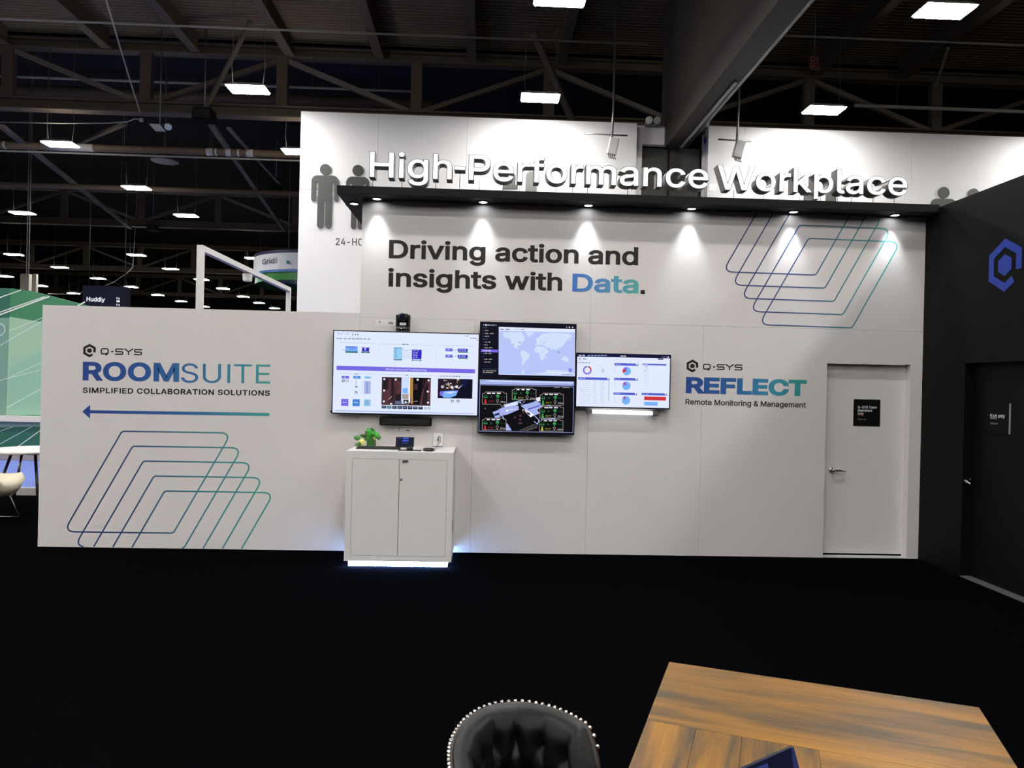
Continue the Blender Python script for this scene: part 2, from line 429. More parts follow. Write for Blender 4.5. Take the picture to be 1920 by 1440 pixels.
# ------------------------------------------------------------------ doors
d1 = tag(MB().box(DL+.004, DR+.03, .095, .135, .028, DT-.004).build('door_1', M_DOORW), 'flat white door recessed in the white booth wall', kind='structure')
ABS[d1.name] = Vector((0,0,0))
tag(MB().box(DL, DR, .0, .10, .0, .008).build('trim_1', mat('pale_threshold', (.5,.48,.46,1), rough=.5)), kind='structure')
def lever(parent, base, n, side, length=.13, k=1.0):
    """rose + neck + lever; base on the door face, n outward, side = lever direction"""
    base, n, side = Vector(base), Vector(n), Vector(side)
    mb = MB().lathe([(.031,0),(.031,.006),(.024,.014),(.013,.018),(.012,.055)], base, n, 20)
    mb.ball(base+n*.050, .021, 10)
    e = base+n*.055
    mb.tube([e, e+side*.02+n*.004, e+side*.06+n*.006, e+side*length+n*.004-Vector((0,0,.006))], [.012*k,.0115*k,.010*k,.008*k], 10)
    return mb.build('door_handle', M_CHROME, parent)
hp = P(1555, 881, 1, .095)
lever(d1, (hp.x+.02, .095, hp.z), (0,-1,0), (1,0,0))

wr = MB(); OY0, OY1, OT = -.700, -1.72, 2.078; WX = XR+.12
wr.box(XR, WX, OY0, .13, 0, 3.71); wr.box(XR, WX, -5.6, OY1, 0, 3.71); wr.box(XR, WX, OY1, OY0, OT, 3.71)
wr.box(WX, WX+.02, OY1-.2, OY0+.2, .001, 2.3, 1)
wallr = tag(wr.build('wall_right', [M_BLACKPNL, M_DARKGAP]), 'black booth side wall with a recessed doorway', kind='structure')
SIDE = Frame(0, XR, (0,-1,0), (-1,0,0))
d2 = tag(MB().box(XR+.085, XR+.118, OY1+.003, OY0-.003, .02, OT-.003).build('door_2', M_BLACKPNL), 'flat black door in the black side wall', kind='structure')
ABS[d2.name] = Vector((0,0,0))
hp = P(1817, 899, 0, XR+.085); lever(d2, (XR+.085, hp.y, hp.z), (-1,0,0), (0,-.97,-.24), .12, 1.5)
tag(MB().box(XR-.012, XR+.10, OY1-1.2, OY0-.015, 0, .009).build('trim_2', mat('grey_metal_strip', (.16,.16,.155,1), rough=.4, metal=.3)), kind='structure')
mb = MB(); hex_emblem(mb, SIDE, 1.222, 2.952, .205, .236, .004, dot=.42, w=.29)
mb.build('wall_emblem', mat('blue_vinyl', srgb(20,50,150), rough=.5), wallr, fix=False)['label'] = 'large blue hexagon emblem on the black wall'

# signs on the doors
D1F = wall_frame(.095)
u0, v1 = D1F.uv(1600.6, 748.3); u1, v0 = D1F.uv(1649.2, 799.2)
sg = thing('door_sign', 'square black sign for team members on the white door', 'sign', D1F.pt((u0+u1)/2, v0, 0))
mb = rect_prism(D1F, u0, u1, v0, v1, .0005, .006); mb.build('panel', M_BLACKM, sg)
M_SW = mat('white_print', (.75,.75,.75,1), rough=.5); M_SR = mat('red_print', (.35,.03,.04,1), rough=.5); M_SG = mat('grey_print', (.35,.35,.35,1), rough=.5)
mb = MB(); cs = 4.364; Z = lambda x, y: (1480+x/cs, 640+y/cs)
text_into(mb, D1F, 'Q-SYS Team', Z(557,549), Z(713,550), 4.6, .0072, .02); text_into(mb, D1F, 'Members', Z(557,575), Z(675,576), 4.4, .0072, .02)
text_into(mb, D1F, 'only', Z(557,598), Z(606,599), 4.4, .0072, .02); text_into(mb, D1F, 'Thank you', Z(557,642), Z(627,643), 2.6, .0072, 0, 1)
a = D1F.uv(*Z(557,606)); b = D1F.uv(*Z(606,606)); stroke(mb, D1F, [a, (b[0], a[1])], .006, .0072, mi=2)
mb.build('sign_lettering', [M_SW, M_SG, M_SR], sg, fix=False)
D2F = Frame(0, XR+.085, (0,-1,0), (-1,0,0))
u0, v1 = D2F.uv(1851, 754.5); u1, v0 = D2F.uv(1894.6, 814.5)
sg = thing('door_sign', 'black exit sign with a painted-on lit edge on the black door', 'sign', D2F.pt((u0+u1)/2, v0, 0))
rect_prism(D2F, u0, u1-.006, v0, v1, .0005, .010).build('panel', M_BLACKM, sg)
rect_prism(D2F, u1-.006, u1, v0, v1, .0005, .012).build('painted_lit_edge', mat('lit_edge_tint', (.35,.35,.34,1), rough=.4), sg)  # pale colour stands in for light caught on the sign's edge
mb = MB(); Z = lambda x, y: (1780+x/7.2, 730+y/7.2)
text_into(mb, D2F, 'Exit', Z(568,380), Z(658,383), 6.6, .0112, .01); text_into(mb, D2F, 'only', Z(672,384), Z(766,384), 6.6, .0112, .01)
text_into(mb, D2F, 'Thank you', Z(568,472), Z(668,474), 3.6, .0112, 0, 1)
a = D2F.uv(*Z(568,392)); b = D2F.uv(*Z(658,392)); stroke(mb, D2F, [a, (b[0], a[1])], .006, .0112, mi=1)
mb.build('sign_lettering', [M_SW, M_SG], sg, fix=False)

# ------------------------------------------------------------------ canopy, downlights, channel letters
cn = thing('canopy', 'thin flat black canopy over the tall white wall', 'canopy', (1.5, 1.0, ZTOP))
MB().box(-1.530, XR-.002, -.24, 3.0, ZTOP+.0005, 3.735).build('roof_slab', M_CANOPY, cn, bevel=.004)
MB().box(-1.526, XR-.03, -.18, -.17, 3.735, 3.748).build('sign_rail', M_BLACK, cn)

M_SPOT = mat('downlight_lens', (.93, .98, 1, 1), emit=14)
def downlight(x, y, label):
    t = thing('downlight', label, 'downlight', (x, y, ZTOP-.012), 'round downlights under the black canopy')
    MB().lathe([(.052,.0125),(.052,.004),(.046,0),(.041,.003),(.040,.0125)], (x,y,ZTOP-.012), n=24).build('trim_ring', M_STEEL, t)
    MB().lathe([(.039,.005),(.039,.011)], (x,y,ZTOP-.012), n=24).build('lens', M_SPOT, t)
    l = bpy.data.lights.new('downlight_beam', 'SPOT'); l.energy = SPOT_W; l.spot_size = math.radians(66); l.spot_blend = 1.0
    l.color = (.88, .96, 1); l.shadow_soft_size = .03
    o = bpy.data.objects.new('downlight_beam', l); C.objects.link(o); o.parent = t; o.location = (0, 0, -.004)
    o.rotation_euler = (0, 0, 0)
dn = ['above the left end of the headline', 'above the first headline word', 'above the word action', 'right of the headline, near the canopy middle', 'above the upper outline loops', 'nearest the black side wall']
for (px, dd) in zip((706,906,1104,1298,1490,1681), dn):
    x = P(px, 380, 1, -.11).x; downlight(x, -.088, 'lit round downlight under the canopy edge '+dd)
downlight(-1.425, .16, 'lit round downlight in the canopy overhang beside the restroom pictograms')

LET = wall_frame(-.215)
sign = thing('channel_letter_sign', 'illuminated letters High-Performance Workplace standing on the canopy', 'sign', (1.5, -.2, 3.735))
def letters(body, bl, br, cap, bold=.007):
    u0, v0 = LET.uv(*bl); u1, v1 = LET.uv(*br); ch = LET.uv(bl[0], bl[1]-cap)[1]-v0
    vs, fs, x0, x1, _o = glyphs(body, bold); y0, y1 = cap_height(bold)
    sx, sy = (u1-u0)/(x1-x0), ch/(y1-y0); slope = (v1-v0)/(u1-u0)
    for k, chx in enumerate(body):
        g = glyphs(chx, bold); pre = glyphs(body[:k+1], bold)
        dx = pre[3]-g[3]
        def place(v, off):
            a = (v.x+dx-x0)*sx; return LET.pt(u0+a, v0+slope*a+(v.y-y0)*sy, off)
        mb = MB()
        g2 = glyphs(chx, bold+.011)
        for ring, ring0 in zip(g2[4], g[4]):
            n_ = len(ring); mb.add([place(v, 0) for v in ring]+[place(v, 0) for v in ring0], [(i, (i+1) % n_, n_+(i+1) % n_, n_+i) for i in range(n_)], 1)
            mb.add([place(v, 0) for v in ring]+[place(v, -.125) for v in ring], [(i, (i+1) % n_, n_+(i+1) % n_, n_+i) for i in range(n_)])
        mb.add([place(v, -.1252-v.z) for v in g[0]], g[1])
        L = mb.build('letter', [M_DKCHROME, M_BLACK], sign, fix=False)
        L['label'] = 'letter '+('hyphen' if chx == '-' else chx)+' with dark returns'
        mb = MB(); mb.add([place(v, .003+v.z) for v in g[0]], g[1]); mb.build('lit_face', M_FACE, L, fix=False)
        xm = (g[2]+g[3])/2
        if chx != '-':
            q = place(Vector((xm if chx not in 'Hhnmr' else g[2]+.04, y0, 0)), -.06)
            if q.z > 3.752:
                MB().tube([q+Vector((0,0,.01)), (q.x, q.y, 3.7355)], .0035, 6).build('support_rod', M_STEEL, sign)
        else:
            q = place(Vector((xm, .2, 0)), -.06)
            MB().tube([q, (q.x, q.y, 3.7355)], .0035, 6).build('support_rod', M_STEEL, sign)
letters('High', (693,331.4), (846.5,336.4), 46.6)
letters('-', (852.5,334.6), (871,335.2), 46.4)
letters('Performance', (879,337.3), (1327.6,353.2), 46.6)
letters('Workplace', (1345.2,355.0), (1700.4,366.4), 44.6)

# ------------------------------------------------------------------ screens on the wall
class Pic:
    """flat picture drawn on a screen; c = zoom-crop coordinates, mapped by three corners to the screen's rectangle"""
    def __init__(s, fr, rect, tl, tr, bl):
        s.fr = fr; s.u0, s.u1, s.v0, s.v1 = rect; s.tl = Vector(tl); a = Vector(tr)-s.tl; b = Vector(bl)-s.tl
        s.det = a.x*b.y-a.y*b.x; s.a, s.b = a, b; s.mb = MB(); s.mats = []; s.lay = 0
        s.kx = (s.u1-s.u0)/a.length; s.ky = (s.v1-s.v0)/b.length
    def uv(s, x, y):
        d = Vector((x, y))-s.tl
        p = (d.x*s.b.y-d.y*s.b.x)/s.det; q = (s.a.x*d.y-s.a.y*d.x)/s.det
        return s.u0+(s.u1-s.u0)*p, s.v1-(s.v1-s.v0)*q
    def m(s, m):
        if m not in s.mats: s.mats.append(m)
        return s.mats.index(m)
    def off(s): s.lay += 1; return .0006+.00003*s.lay
    def rect(s, x, y, w, h, m):
        u, v = s.uv(x, y); o = s.off(); w *= s.kx; h *= s.ky
        s.mb.flat([s.fr.pt(u,v-h,o), s.fr.pt(u+w,v-h,o), s.fr.pt(u+w,v,o), s.fr.pt(u,v,o)], s.m(m))
    def poly(s, pts, m):
        o = s.off(); s.mb.flat([s.fr.pt(*s.uv(*p), o) for p in pts], s.m(m))
    def line(s, pts, w, m, closed=False):
        stroke(s.mb, s.fr, [s.uv(*p) for p in pts], w*s.kx, s.off(), closed, s.m(m))
    def disc(s, x, y, r, m, a0=0, a1=360, r0=0):
        u, v = s.uv(x, y); r *= s.kx; r0 *= s.kx; n = max(3, int(abs(a1-a0)/12)); o = s.off()
        A = [math.radians(a0+(a1-a0)*i/n) for i in range(n+1)]
        out = [s.fr.pt(u+r*math.cos(t), v+r*math.sin(t), o) for t in A]
        if r0:
            inn = [s.fr.pt(u+r0*math.cos(t), v+r0*math.sin(t), o) for t in A]
            s.mb.add(out+inn, [(i,i+1,n+2+i,n+1+i) for i in range(n)], s.m(m))
        else: s.mb.add(out+[s.fr.pt(u,v,o)], [(i,i+1,n+1) for i in range(n)], s.m(m))
    def text(s, body, x, y, w, h, m, bold=0):
        a = s.uv(x, y); text_into(s.mb, s.fr, body, a, (a[0]+w*s.kx, a[1]), h*s.ky, s.off(), bold, s.m(m), uvs=True)
    def dashes(s, x, y, w, h, m, n=3):
        r = random.Random(int(x*13+y*7)); t = x
        for i in range(n):
            l = w/n*r.uniform(.55, .9); s.rect(t, y, l, h, m); t += w/n
    def build(s, parent, name='screen'):
        return s.mb.build(name, s.mats, parent, fix=False)
S_W = scr('white', 226,234,255); S_WB = scr('white_blue', 208,222,255); S_PUR = scr('purple', 118,104,226); S_PUR2 = scr('violet', 90,70,200)
S_NAVY = scr('navy', 16,18,62); S_NAVY2 = scr('deep_navy', 8,10,30); S_BLUE = scr('blue', 66,134,214); S_SKY = scr('sky', 120,178,250); S_IND = scr('indigo', 52,36,190)
S_TXT = scr('ink', 96,104,140); S_FAINT = scr('faint', 176,190,226); S_BLK = scr('black', 8,8,14); S_GRN = scr('green', 60,170,90); S_TEAL = scr('teal', 52,110,110)
S_RED = scr('red', 208,48,58); S_YEL = scr('yellow', 190,190,60); S_GREY = scr('grey', 168,158,150); S_WHT = scr('bright', 240,240,255); S_CYAN = scr('cyan', 150,206,244)
S_BRN = scr('brown', 58,40,46); S_BRN2 = scr('dark_brown', 38,24,34); S_TAN = scr('tan', 178,134,62); S_MAR = scr('maroon', 84,50,58); S_LAND = scr('land', 210,224,252); S_SEA = scr('sea', 182,198,250)
S_HDR = scr('header', 84,98,206); S_MAG = scr('magenta', 190,60,140); S_GDK = scr('dark_green', 24,90,50); S_LAV = scr('lavender', 166,178,236)

def screen(label, quad, name='wall_screen', depth=.058, y=-.10, group=None):
    fr = wall_frame(y)
    q = [fr.uv(*p) for p in quad]
    u0 = (q[0][0]+q[3][0])/2; u1 = (q[1][0]+q[2][0])/2; v1 = (q[0][1]+q[1][1])/2; v0 = (q[2][1]+q[3][1])/2
    t = thing(name, label, 'screen', fr.pt((u0+u1)/2, v0, 0), group)
    rect_prism(fr, u0, u1, v0, v1, -depth, -.003).build('housing', M_BLACK, t, bevel=.006)
    b = MB(); k = .010
    for a in ((u0,u1,v1-k,v1),(u0,u1,v0,v0+k*1.3),(u0,u0+k,v0+k*1.3,v1-k),(u1-k,u1,v0+k*1.3,v1-k)): rect_prism(fr, *a, -.003, .0015, b)
    b.build('bezel', M_BEZEL, t)
    um = (u0+u1)/2; vm = (v0+v1)/2
    rect_prism(fr, um-.22, um+.22, vm-.18, vm+.18, -.0992, -depth).build('wall_mount', M_STEEL, t)
    return t, fr, (u0+k, u1-k, v0+k*1.3, v1-k), (u0, u1, v0, v1)
GRP = 'screens mounted on the white wall'

# large left screen
tA, fr, R, RA = screen('largest wall screen, showing a white control page with a purple banner', [(624,619.7),(899,624.4),(897,780),(622.2,777)], group=GRP)
p = Pic(fr, R, (105,333), (1838,358), (92,1308))
p.rect(105,333,1733,975,S_W)
for x, n in ((145,2),(230,2)): p.dashes(x,362,70,12,S_FAINT,n)
for x in (325,360,388): p.disc(x,374,8,S_TXT)
p.dashes(130,345,290,6,S_FAINT,5); p.rect(130,410,80,26,S_WB); p.dashes(135,418,70,8,S_TXT,2); p.dashes(222,420,330,9,S_TXT,7)
p.dashes(1655,375,50,8,S_FAINT,2); p.disc(1703,377,6,S_TXT); p.dashes(1735,398,85,9,S_TXT,3); p.rect(1818,420,12,10,S_TXT)
for x, y, w in ((168,470,430),(650,480,265),(1020,488,285),(1350,492,430)): p.rect(x,y,w,4,S_FAINT)
p.dashes(918,480,95,9,S_TXT,2)
for x, y, h in ((628,500,235),(1332,505,240)): p.rect(x,y,4,h,S_WB)
p.rect(205,556,36,5,S_TXT); p.rect(240,512,148,62,S_SKY); p.dashes(252,520,120,12,S_PUR2,4); p.dashes(290,545,80,8,S_PUR,3); p.rect(240,574,148,18,S_TEAL)
p.rect(438,527,86,46,S_IND); p.dashes(462,535,34,8,S_WB,1); p.dashes(466,552,28,8,S_WB,1); p.rect(430,575,102,18,S_TEAL); p.disc(482,583,5,S_WHT)
p.rect(815,520,108,142,S_CYAN); p.dashes(828,526,84,8,S_TXT,3)
for i in range(5): p.dashes(834,548+i*21,20,9,S_TXT,1)
p.rect(818,664,102,12,S_TEAL)
for i in range(6): p.rect(930,575+i*15,100,3,S_FAINT)
p.line([(925,545),(960,560),(1036,548)],3,S_TXT)
p.rect(1036,547,116,112,S_IND)
for i in range(5): p.dashes(1048,556+i*20,60 if i else 90,8,S_LAV,2)
p.rect(1036,664,114,18,S_TEAL); p.rect(1052,667,84,11,S_CYAN)
for y in (527,603):
    p.rect(1438,y,86,36,S_PUR); p.dashes(1462,y+10,40,8,S_WB,1); p.rect(1586,y+2,120,34,S_IND); p.dashes(1600,y+10,90,7,S_LAV,3); p.dashes(1600,y+22,90,6,S_LAV,3); p.rect(1590,y+38,116,12,S_TEAL)
    p.line([(1530,y+24),(1560,y+22),(1586,y+14)],3,S_TXT)
p.poly([(138,748),(1798,777),(1796,826),(136,800)], S_PUR)
p.text('Remote Control and Troubleshooting', 725,797,486,24,S_WHT,.015)
for x, y, w in ((165,836,180),(405,838,195),(645,846,310),(1005,855,290),(1335,858,30),(1640,864,130)): p.rect(x,y,w,4,S_FAINT)
p.dashes(350,842,50,8,S_TXT,2); p.dashes(960,851,40,8,S_TXT,1); p.dashes(1375,858,255,8,S_TXT,7)
p.rect(200,870,88,30,S_PUR); p.dashes(226,880,36,8,S_WB,1); p.rect(338,870,86,30,S_BLUE); p.dashes(360,880,40,8,S_WB,1); p.rect(468,872,84,28,S_CYAN); p.dashes(488,882,44,7,S_TXT,1)
p.rect(203,914,32,28,S_TEAL); p.rect(212,922,14,12,S_WHT); p.rect(250,914,32,28,S_TXT); p.rect(255,919,22,18,S_W)
p.rect(371,915,4,80,S_TXT); p.rect(358,993,32,14,S_TXT); p.rect(357,1052,32,26,S_TXT); p.rect(364,1059,17,12,S_W)
p.rect(470,930,76,152,S_LAV); p.rect(503,938,5,140,S_TXT)
for i in range(11): p.rect(440,932+i*14,14,4,S_FAINT)
p.rect(197,1145,86,84,S_PUR); p.dashes(214,1182,50,8,S_WB,2); p.rect(333,1147,86,84,S_BLUE); p.dashes(350,1183,50,8,S_WB,2); p.rect(466,1149,84,82,S_CYAN)
for i in range(4): p.dashes(484,1164+i*14,46,7,S_TXT,2)
# picture of a shelf-lined room
p.rect(680,878,586,335,S_BRN)
for x, y, w, h, m in ((680,1030,90,180,S_MAR),(690,900,60,120,S_BRN2),(760,905,26,230,S_MAR),(796,900,24,250,S_BRN2),(826,930,90,60,S_MAR),(850,1000,66,75,S_MAR),(846,1090,70,110,S_BRN2),
    (915,882,92,320,S_WB),(1004,884,20,300,S_WHT),(1018,885,36,230,S_TAN),(1030,1110,24,90,S_TAN),(1056,886,110,320,S_BLK),(1064,960,44,70,S_BRN),(1166,888,98,320,S_BRN2),
    (930,1010,60,60,S_SKY),(925,1080,76,60,S_GREY),(840,1165,80,40,S_TXT),(940,1150,60,50,S_BRN2),(780,1192,26,16,S_WHT)): p.rect(x,y,w,h,m)
p.poly([(1225,905),(1262,905),(1262,1208),(1130,1208),(1160,1060)],S_MAR); p.line([(925,1195),(1000,1180),(1110,1165)],6,S_GREY); p.line([(760,1150),(800,1110)],8,S_GREY); p.line([(1180,1200),(1215,960)],5,S_BRN)
p.poly([(1190,1000),(1235,930),(1225,1205),(1160,1205)],S_BRN2)
for x, y in ((708,905),(1240,915),(705,1172),(1233,1182),(707,1041),(1230,1050),(966,1178)):
    p.disc(x,y,12,S_WHT)
for x in (845,1108): p.disc(x,908,15,S_GREY); p.disc(x,908,10,S_WHT)
for i in range(8):
    p.rect(680+i*62.5,1222+i*1.2,54,34,S_TEAL if i == 1 else S_NAVY); p.dashes(692+i*62.5,1234+i*1.2,30,7,S_WB,2)
for x in (1192,1232): p.rect(x,1236,28,26,S_TXT); p.rect(x+5,1241,18,16,S_W)
# second picture
p.rect(1352,892,416,235,S_NAVY2)
p.poly([(1365,895),(1640,895),(1600,1030),(1380,1035),(1360,960)],S_BRN2)
for i in range(26):
    r = random.Random(i); p.rect(1368+r.random()*220,898+r.random()*110,8+r.random()*22,6+r.random()*26, (S_WHT,S_GREY,S_TAN,S_BRN,S_WB)[i%5])
p.poly([(1655,895),(1720,895),(1690,980),(1600,1010)],S_NAVY); p.poly([(1650,960),(1605,1010),(1590,1012),(1620,985)],S_WHT)
p.poly([(1375,1045),(1600,1030),(1585,1060),(1410,1110),(1370,1090)],S_PUR); p.poly([(1405,1082),(1430,1045),(1520,1038),(1590,1046),(1570,1095),(1500,1122),(1420,1120)],S_SKY); p.poly([(1420,1060),(1520,1046),(1580,1052),(1500,1074)],S_WB)
for x in (1508,1578): p.rect(x,1148,34,28,S_TXT); p.rect(x+8,1155,18,13,S_W)
p.poly([(126,1280),(1786,1308),(1786,1317),(126,1291)],S_LAV)
p.build(tA)
rect_prism(fr, RA[0]-.016, RA[0], RA[2]+.01, RA[2]+.032, -.04, -.012).build('side_knob', M_BLACK, tA)

# upper middle screen: map page
tB, fr, R, RB = screen('upper middle wall screen, showing a pale blue world map', [(900.4,603.1),(1080.6,607),(1079.5,710.6),(897.5,708.2)], group=GRP)
p = Pic(fr, R, (112,88), (1820,122), (82,1085))
p.rect(112,88,1708,997,S_NAVY2)
p.text('REFLECT',218,147,158,24,S_WHT,.03); p.disc(196,134,17,S_WHT); p.disc(196,134,8,S_NAVY2); p.disc(155,131,7,S_WHT); p.disc(390,138,4,S_WHT)
for i, (y, w) in enumerate(((188,105),(238,75),(293,175),(346,85),(403,110),(453,115),(505,60),(558,155),(664,140),(724,50),(772,145),(826,110))):
    hd = i in (0,4,9); x = 182 if not hd else 140
    p.dashes(x-8*(y>500),y-8,w,15 if not hd else 9,S_TXT if hd else S_GREY,2)
    if not hd: p.disc(152,y,8,S_TXT)
p.rect(108,588,306,50,S_PUR); p.dashes(178,606,125,14,S_WHT,2); p.disc(152,612,9,S_WHT)
p.rect(115,952,300,3,S_TXT); p.dashes(138,982,245,13,S_GREY,4); p.dashes(138,1013,190,13,S_GREY,4)
p.disc(1658,165,12,S_GREY); p.disc(1706,166,13,S_WHT); p.disc(1706,166,7,S_NAVY2); p.poly([(1752,178),(1765,150),(1778,178)],S_WHT)
p.poly([(434,172),(1806,206),(1796,1082),(424,1054)], S_SEA)
p.poly([(434,172),(1806,206),(1805,262),(433,240)], S_W); p.dashes(455,205,195,14,S_TXT,2); p.dashes(725,208,75,10,S_FAINT,1); p.dashes(835,208,55,12,S_TXT,2)
for pts in ([(500,270),(830,265),(880,330),(900,420),(850,440),(830,500),(760,520),(800,590),(700,545),(650,470),(640,390),(520,365)],
            [(900,255),(1060,260),(1040,300),(960,355),(935,300)],
            [(820,610),(900,610),(985,690),(970,740),(900,820),(862,890),(845,900),(855,780),(820,680)],
            [(1062,575),(1120,525),(1240,535),(1330,620),(1270,680),(1255,740),(1200,810),(1175,760),(1160,650),(1080,640)],
            [(1080,520),(1110,470),(1090,400),(1170,330),(1220,290),(1400,270),(1700,290),(1760,330),(1640,430),(1590,520),(1520,560),(1450,600),(1420,560),(1390,600),(1330,540),(1300,560),(1240,500),(1170,500)],
            [(1545,760),(1620,700),(1690,760),(1680,820),(1600,800)], [(1280,725),(1302,715),(1295,760),(1278,765)],
            [(1060,1042),(1300,1000),(1780,1020),(1790,1068),(1060,1050)], [(860,960),(880,960),(885,1048),(830,1045)],[(1695,400),(1740,385),(1715,425)]):
    p.poly(pts, S_LAND)
for x, y, m in ((690,495,S_GREY),(810,455,S_TXT),(1505,635,S_TXT),(775,548,S_FAINT),(1240,465,S_FAINT),(1140,430,S_WHT),(1210,625,S_FAINT)): p.disc(x,y,15,m,r0=8)
for i in range(14):
    r = random.Random(50+i); p.disc(1110+r.random()*170,370+r.random()*140,6,S_FAINT)
p.rect(905,520,110,6,S_LAV); p.rect(1285,972,400,48,S_W); p.dashes(1305,988,360,12,S_FAINT,6); p.disc(1712,968,32,S_PUR); p.disc(1712,968,16,S_LAV,r0=9); p.dashes(1570,1046,190,10,S_TXT,5)
p.line([(434,172),(1806,206),(1796,1082),(424,1054)],5,S_WHT,True)
p.build(tB)

# lower middle screen: dark site plan
tC, fr, R, RC = screen('lower middle wall screen, showing a dark building plan with readings', [(897.6,709.6),(1079,713),(1076.5,815.4),(895.8,812.3)], group=GRP)
p = Pic(fr, R, (100,98), (1800,132), (80,1062))
p.rect(100,98,1700,964,S_BLK); p.poly([(100,100),(1792,136),(1790,214),(100,188)],S_LAV); p.rect(190,116,1590,22,S_WB)
p.dashes(120,120,160,9,S_TXT,3)
for x in (1498,1545,1590,1640,1665,1740,1765): p.disc(x,190,7,S_TXT)
p.dashes(1430,236,115,12,S_GREY,4); p.dashes(1585,238,140,12,S_GREY,4)
p.line([(104,200),(1786,236),(1774,1076),(84,1046)],7,S_LAV,True)
def card(x, y, w, h, temp, lux, db, hot, tip=None, cool=S_GRN):
    o = [(x,y+30),(x+32,y+30),(x+52,y),(x+w-60,y),(x+w-45,y+22),(x+w,y+22),(x+w,y+h)]
    o += ([(tip[0]+35,y+h),tip,(tip[0]-35,y+h)] if tip else []) + [(x,y+h)]
    p.poly([(x,y+30),(x+32,y+30),(x+52,y),(x+w-60,y),(x+w-45,y+22),(x+w,y+22),(x+w,y+h),(x,y+h)],S_BLK)
    p.line(o, 7, S_GREY, True)
    p.dashes(x+80,y+14,w-165,19,S_WHT,3)
    p.disc(x+55,y+88,34,S_GDK,0,180); p.rect(x+24,y+88,62,18,S_GRN); p.disc(x+55,y+84,16,S_BLK)
    p.text('0',x+145,y+102,22,26,S_GRN); p.disc(x+270,y+78,28,S_GRN,-40,230,14); p.disc(x+272,y+76,10,S_GRN); p.line([(x+285,y+90),(x+262,y+118)],12,S_GRN)
    p.text(db,x+322,y+102,88,24,S_GDK)
    p.rect(x+38,y+132,24,56,hot); p.disc(x+50,y+192,21,hot); p.text(temp,x+102,y+188,100,27,hot if hot is not S_GRN else S_YEL)
    p.disc(x+268,y+158,24,S_GREY,-50,230,17); p.rect(x+258,y+178,20,20,S_GREY); p.text(lux,x+322,y+194,92,24,S_WHT)
p.poly([(535,560),(860,470),(862,505),(700,560),(795,590),(800,655),(590,745),(470,770),(430,650),(540,605)],S_LAV)
p.poly([(330,700),(430,660),(470,790),(380,815)],S_LAV); p.poly([(350,745),(440,710),(452,745),(370,770)],S_NAVY)
p.poly([(540,575),(760,510),(790,560),(545,605)],S_W); p.poly([(800,505),(900,470),(910,540),(820,560)],S_NAVY); p.disc(825,522,12,S_WHT); p.disc(852,550,8,S_WHT)
for x in (590,650,685,735): p.rect(x-22 if x == 590 else x-14,652-(x-590)*.12,44 if x == 590 else 26,40 if x == 590 else 18,S_WHT)
p.poly([(830,580),(1100,490),(1250,570),(1130,660),(1180,720),(1010,790),(900,640)],S_LAV); p.poly([(905,640),(1080,745),(1010,795),(915,690)],S_WHT); p.poly([(940,690),(1000,720),(1000,760),(950,725)],S_NAVY)
p.poly([(960,640),(1190,565),(1195,578),(970,655)],S_IND); p.poly([(1100,440),(1180,420),(1182,490),(1130,510)],S_WHT); p.line([(930,545),(1080,500)],14,S_NAVY)
p.rect(860,640,42,80,S_BRN); p.rect(864,652,26,16,S_WHT)
for x, y, w, h in ((715,775,32,40),(805,750,50,30),(805,820,40,30),(790,885,75,30)): p.rect(x,y,w,h,S_MAR)
p.line([(1085,770),(1165,845),(1135,920),(1075,870)],14,S_LAV); p.line([(810,1040),(1095,920)],5,S_GREY); p.line([(870,1045),(1125,945)],5,S_GREY); p.line([(930,1045),(1130,975)],5,S_GREY)
p.line([(1200,835),(1460,815)],18,S_LAV); p.poly([(570,905),(600,915),(672,1035),(575,1040)],S_LAV); p.line([(480,740),(540,830)],16,S_LAV); p.line([(1290,570),(1375,585)],14,S_LAV)
card(150,330,430,225,'77.8 °F','898 lux','53.6 dB',S_RED,(500,610))
card(680,262,428,205,'67.5 °F','16.4 lux','51 dB',S_GRN)
p.line([(862,470),(888,525),(918,470)],7,S_GREY)
card(1184,350,420,220,'63.6 °F','213 lux','55.6 dB',S_GRN); card(1178,592,424,215,'65.6 °F','321 lux','51.5 dB',S_GRN); card(1170,832,424,215,'70.7 °F','4.60 lux','51 dB',S_YEL)
card(146,812,424,215,'77.0 °F','387 lux','52.1 dB',S_RED)
p.disc(200,632,8,S_GREY)
p.build(tC)

# right screen: dashboard
tD, fr, R, RD = screen('smallest wall screen with pie charts, above a glowing light bar', [(1080.6,661),(1258.7,665.4),(1255.7,767.7),(1078.6,764)], group=GRP)
p = Pic(fr, R, (112,115), (1800,158), (92,1085))
p.rect(112,115,1688,970,S_W); p.poly([(112,115),(1800,158),(1798,206),(110,170)],S_NAVY)
p.dashes(138,140,130,14,S_WHT,2); p.dashes(300,143,360,13,S_LAV,6); p.dashes(895,156,115,14,S_WHT,2); p.disc(1763,184,13,S_WHT)
for x in (1655,1690,1722): p.disc(x,181,7,S_LAV)
p.rect(1578,205,96,22,S_NAVY2); p.dashes(135,205,150,15,S_TXT,2); p.dashes(135,236,100,6,S_FAINT,2); p.dashes(132,278,240,12,S_TXT,4)
p.disc(292,422,78,S_PUR,-250,50,52); p.disc(292,422,78,S_RED,5,62,52); p.disc(292,422,78,S_NAVY,62,75,52); p.disc(292,422,78,S_TXT,92,112,52)
p.text('0',552,458,42,58,S_TXT); p.dashes(485,335,75,7,S_FAINT,2)
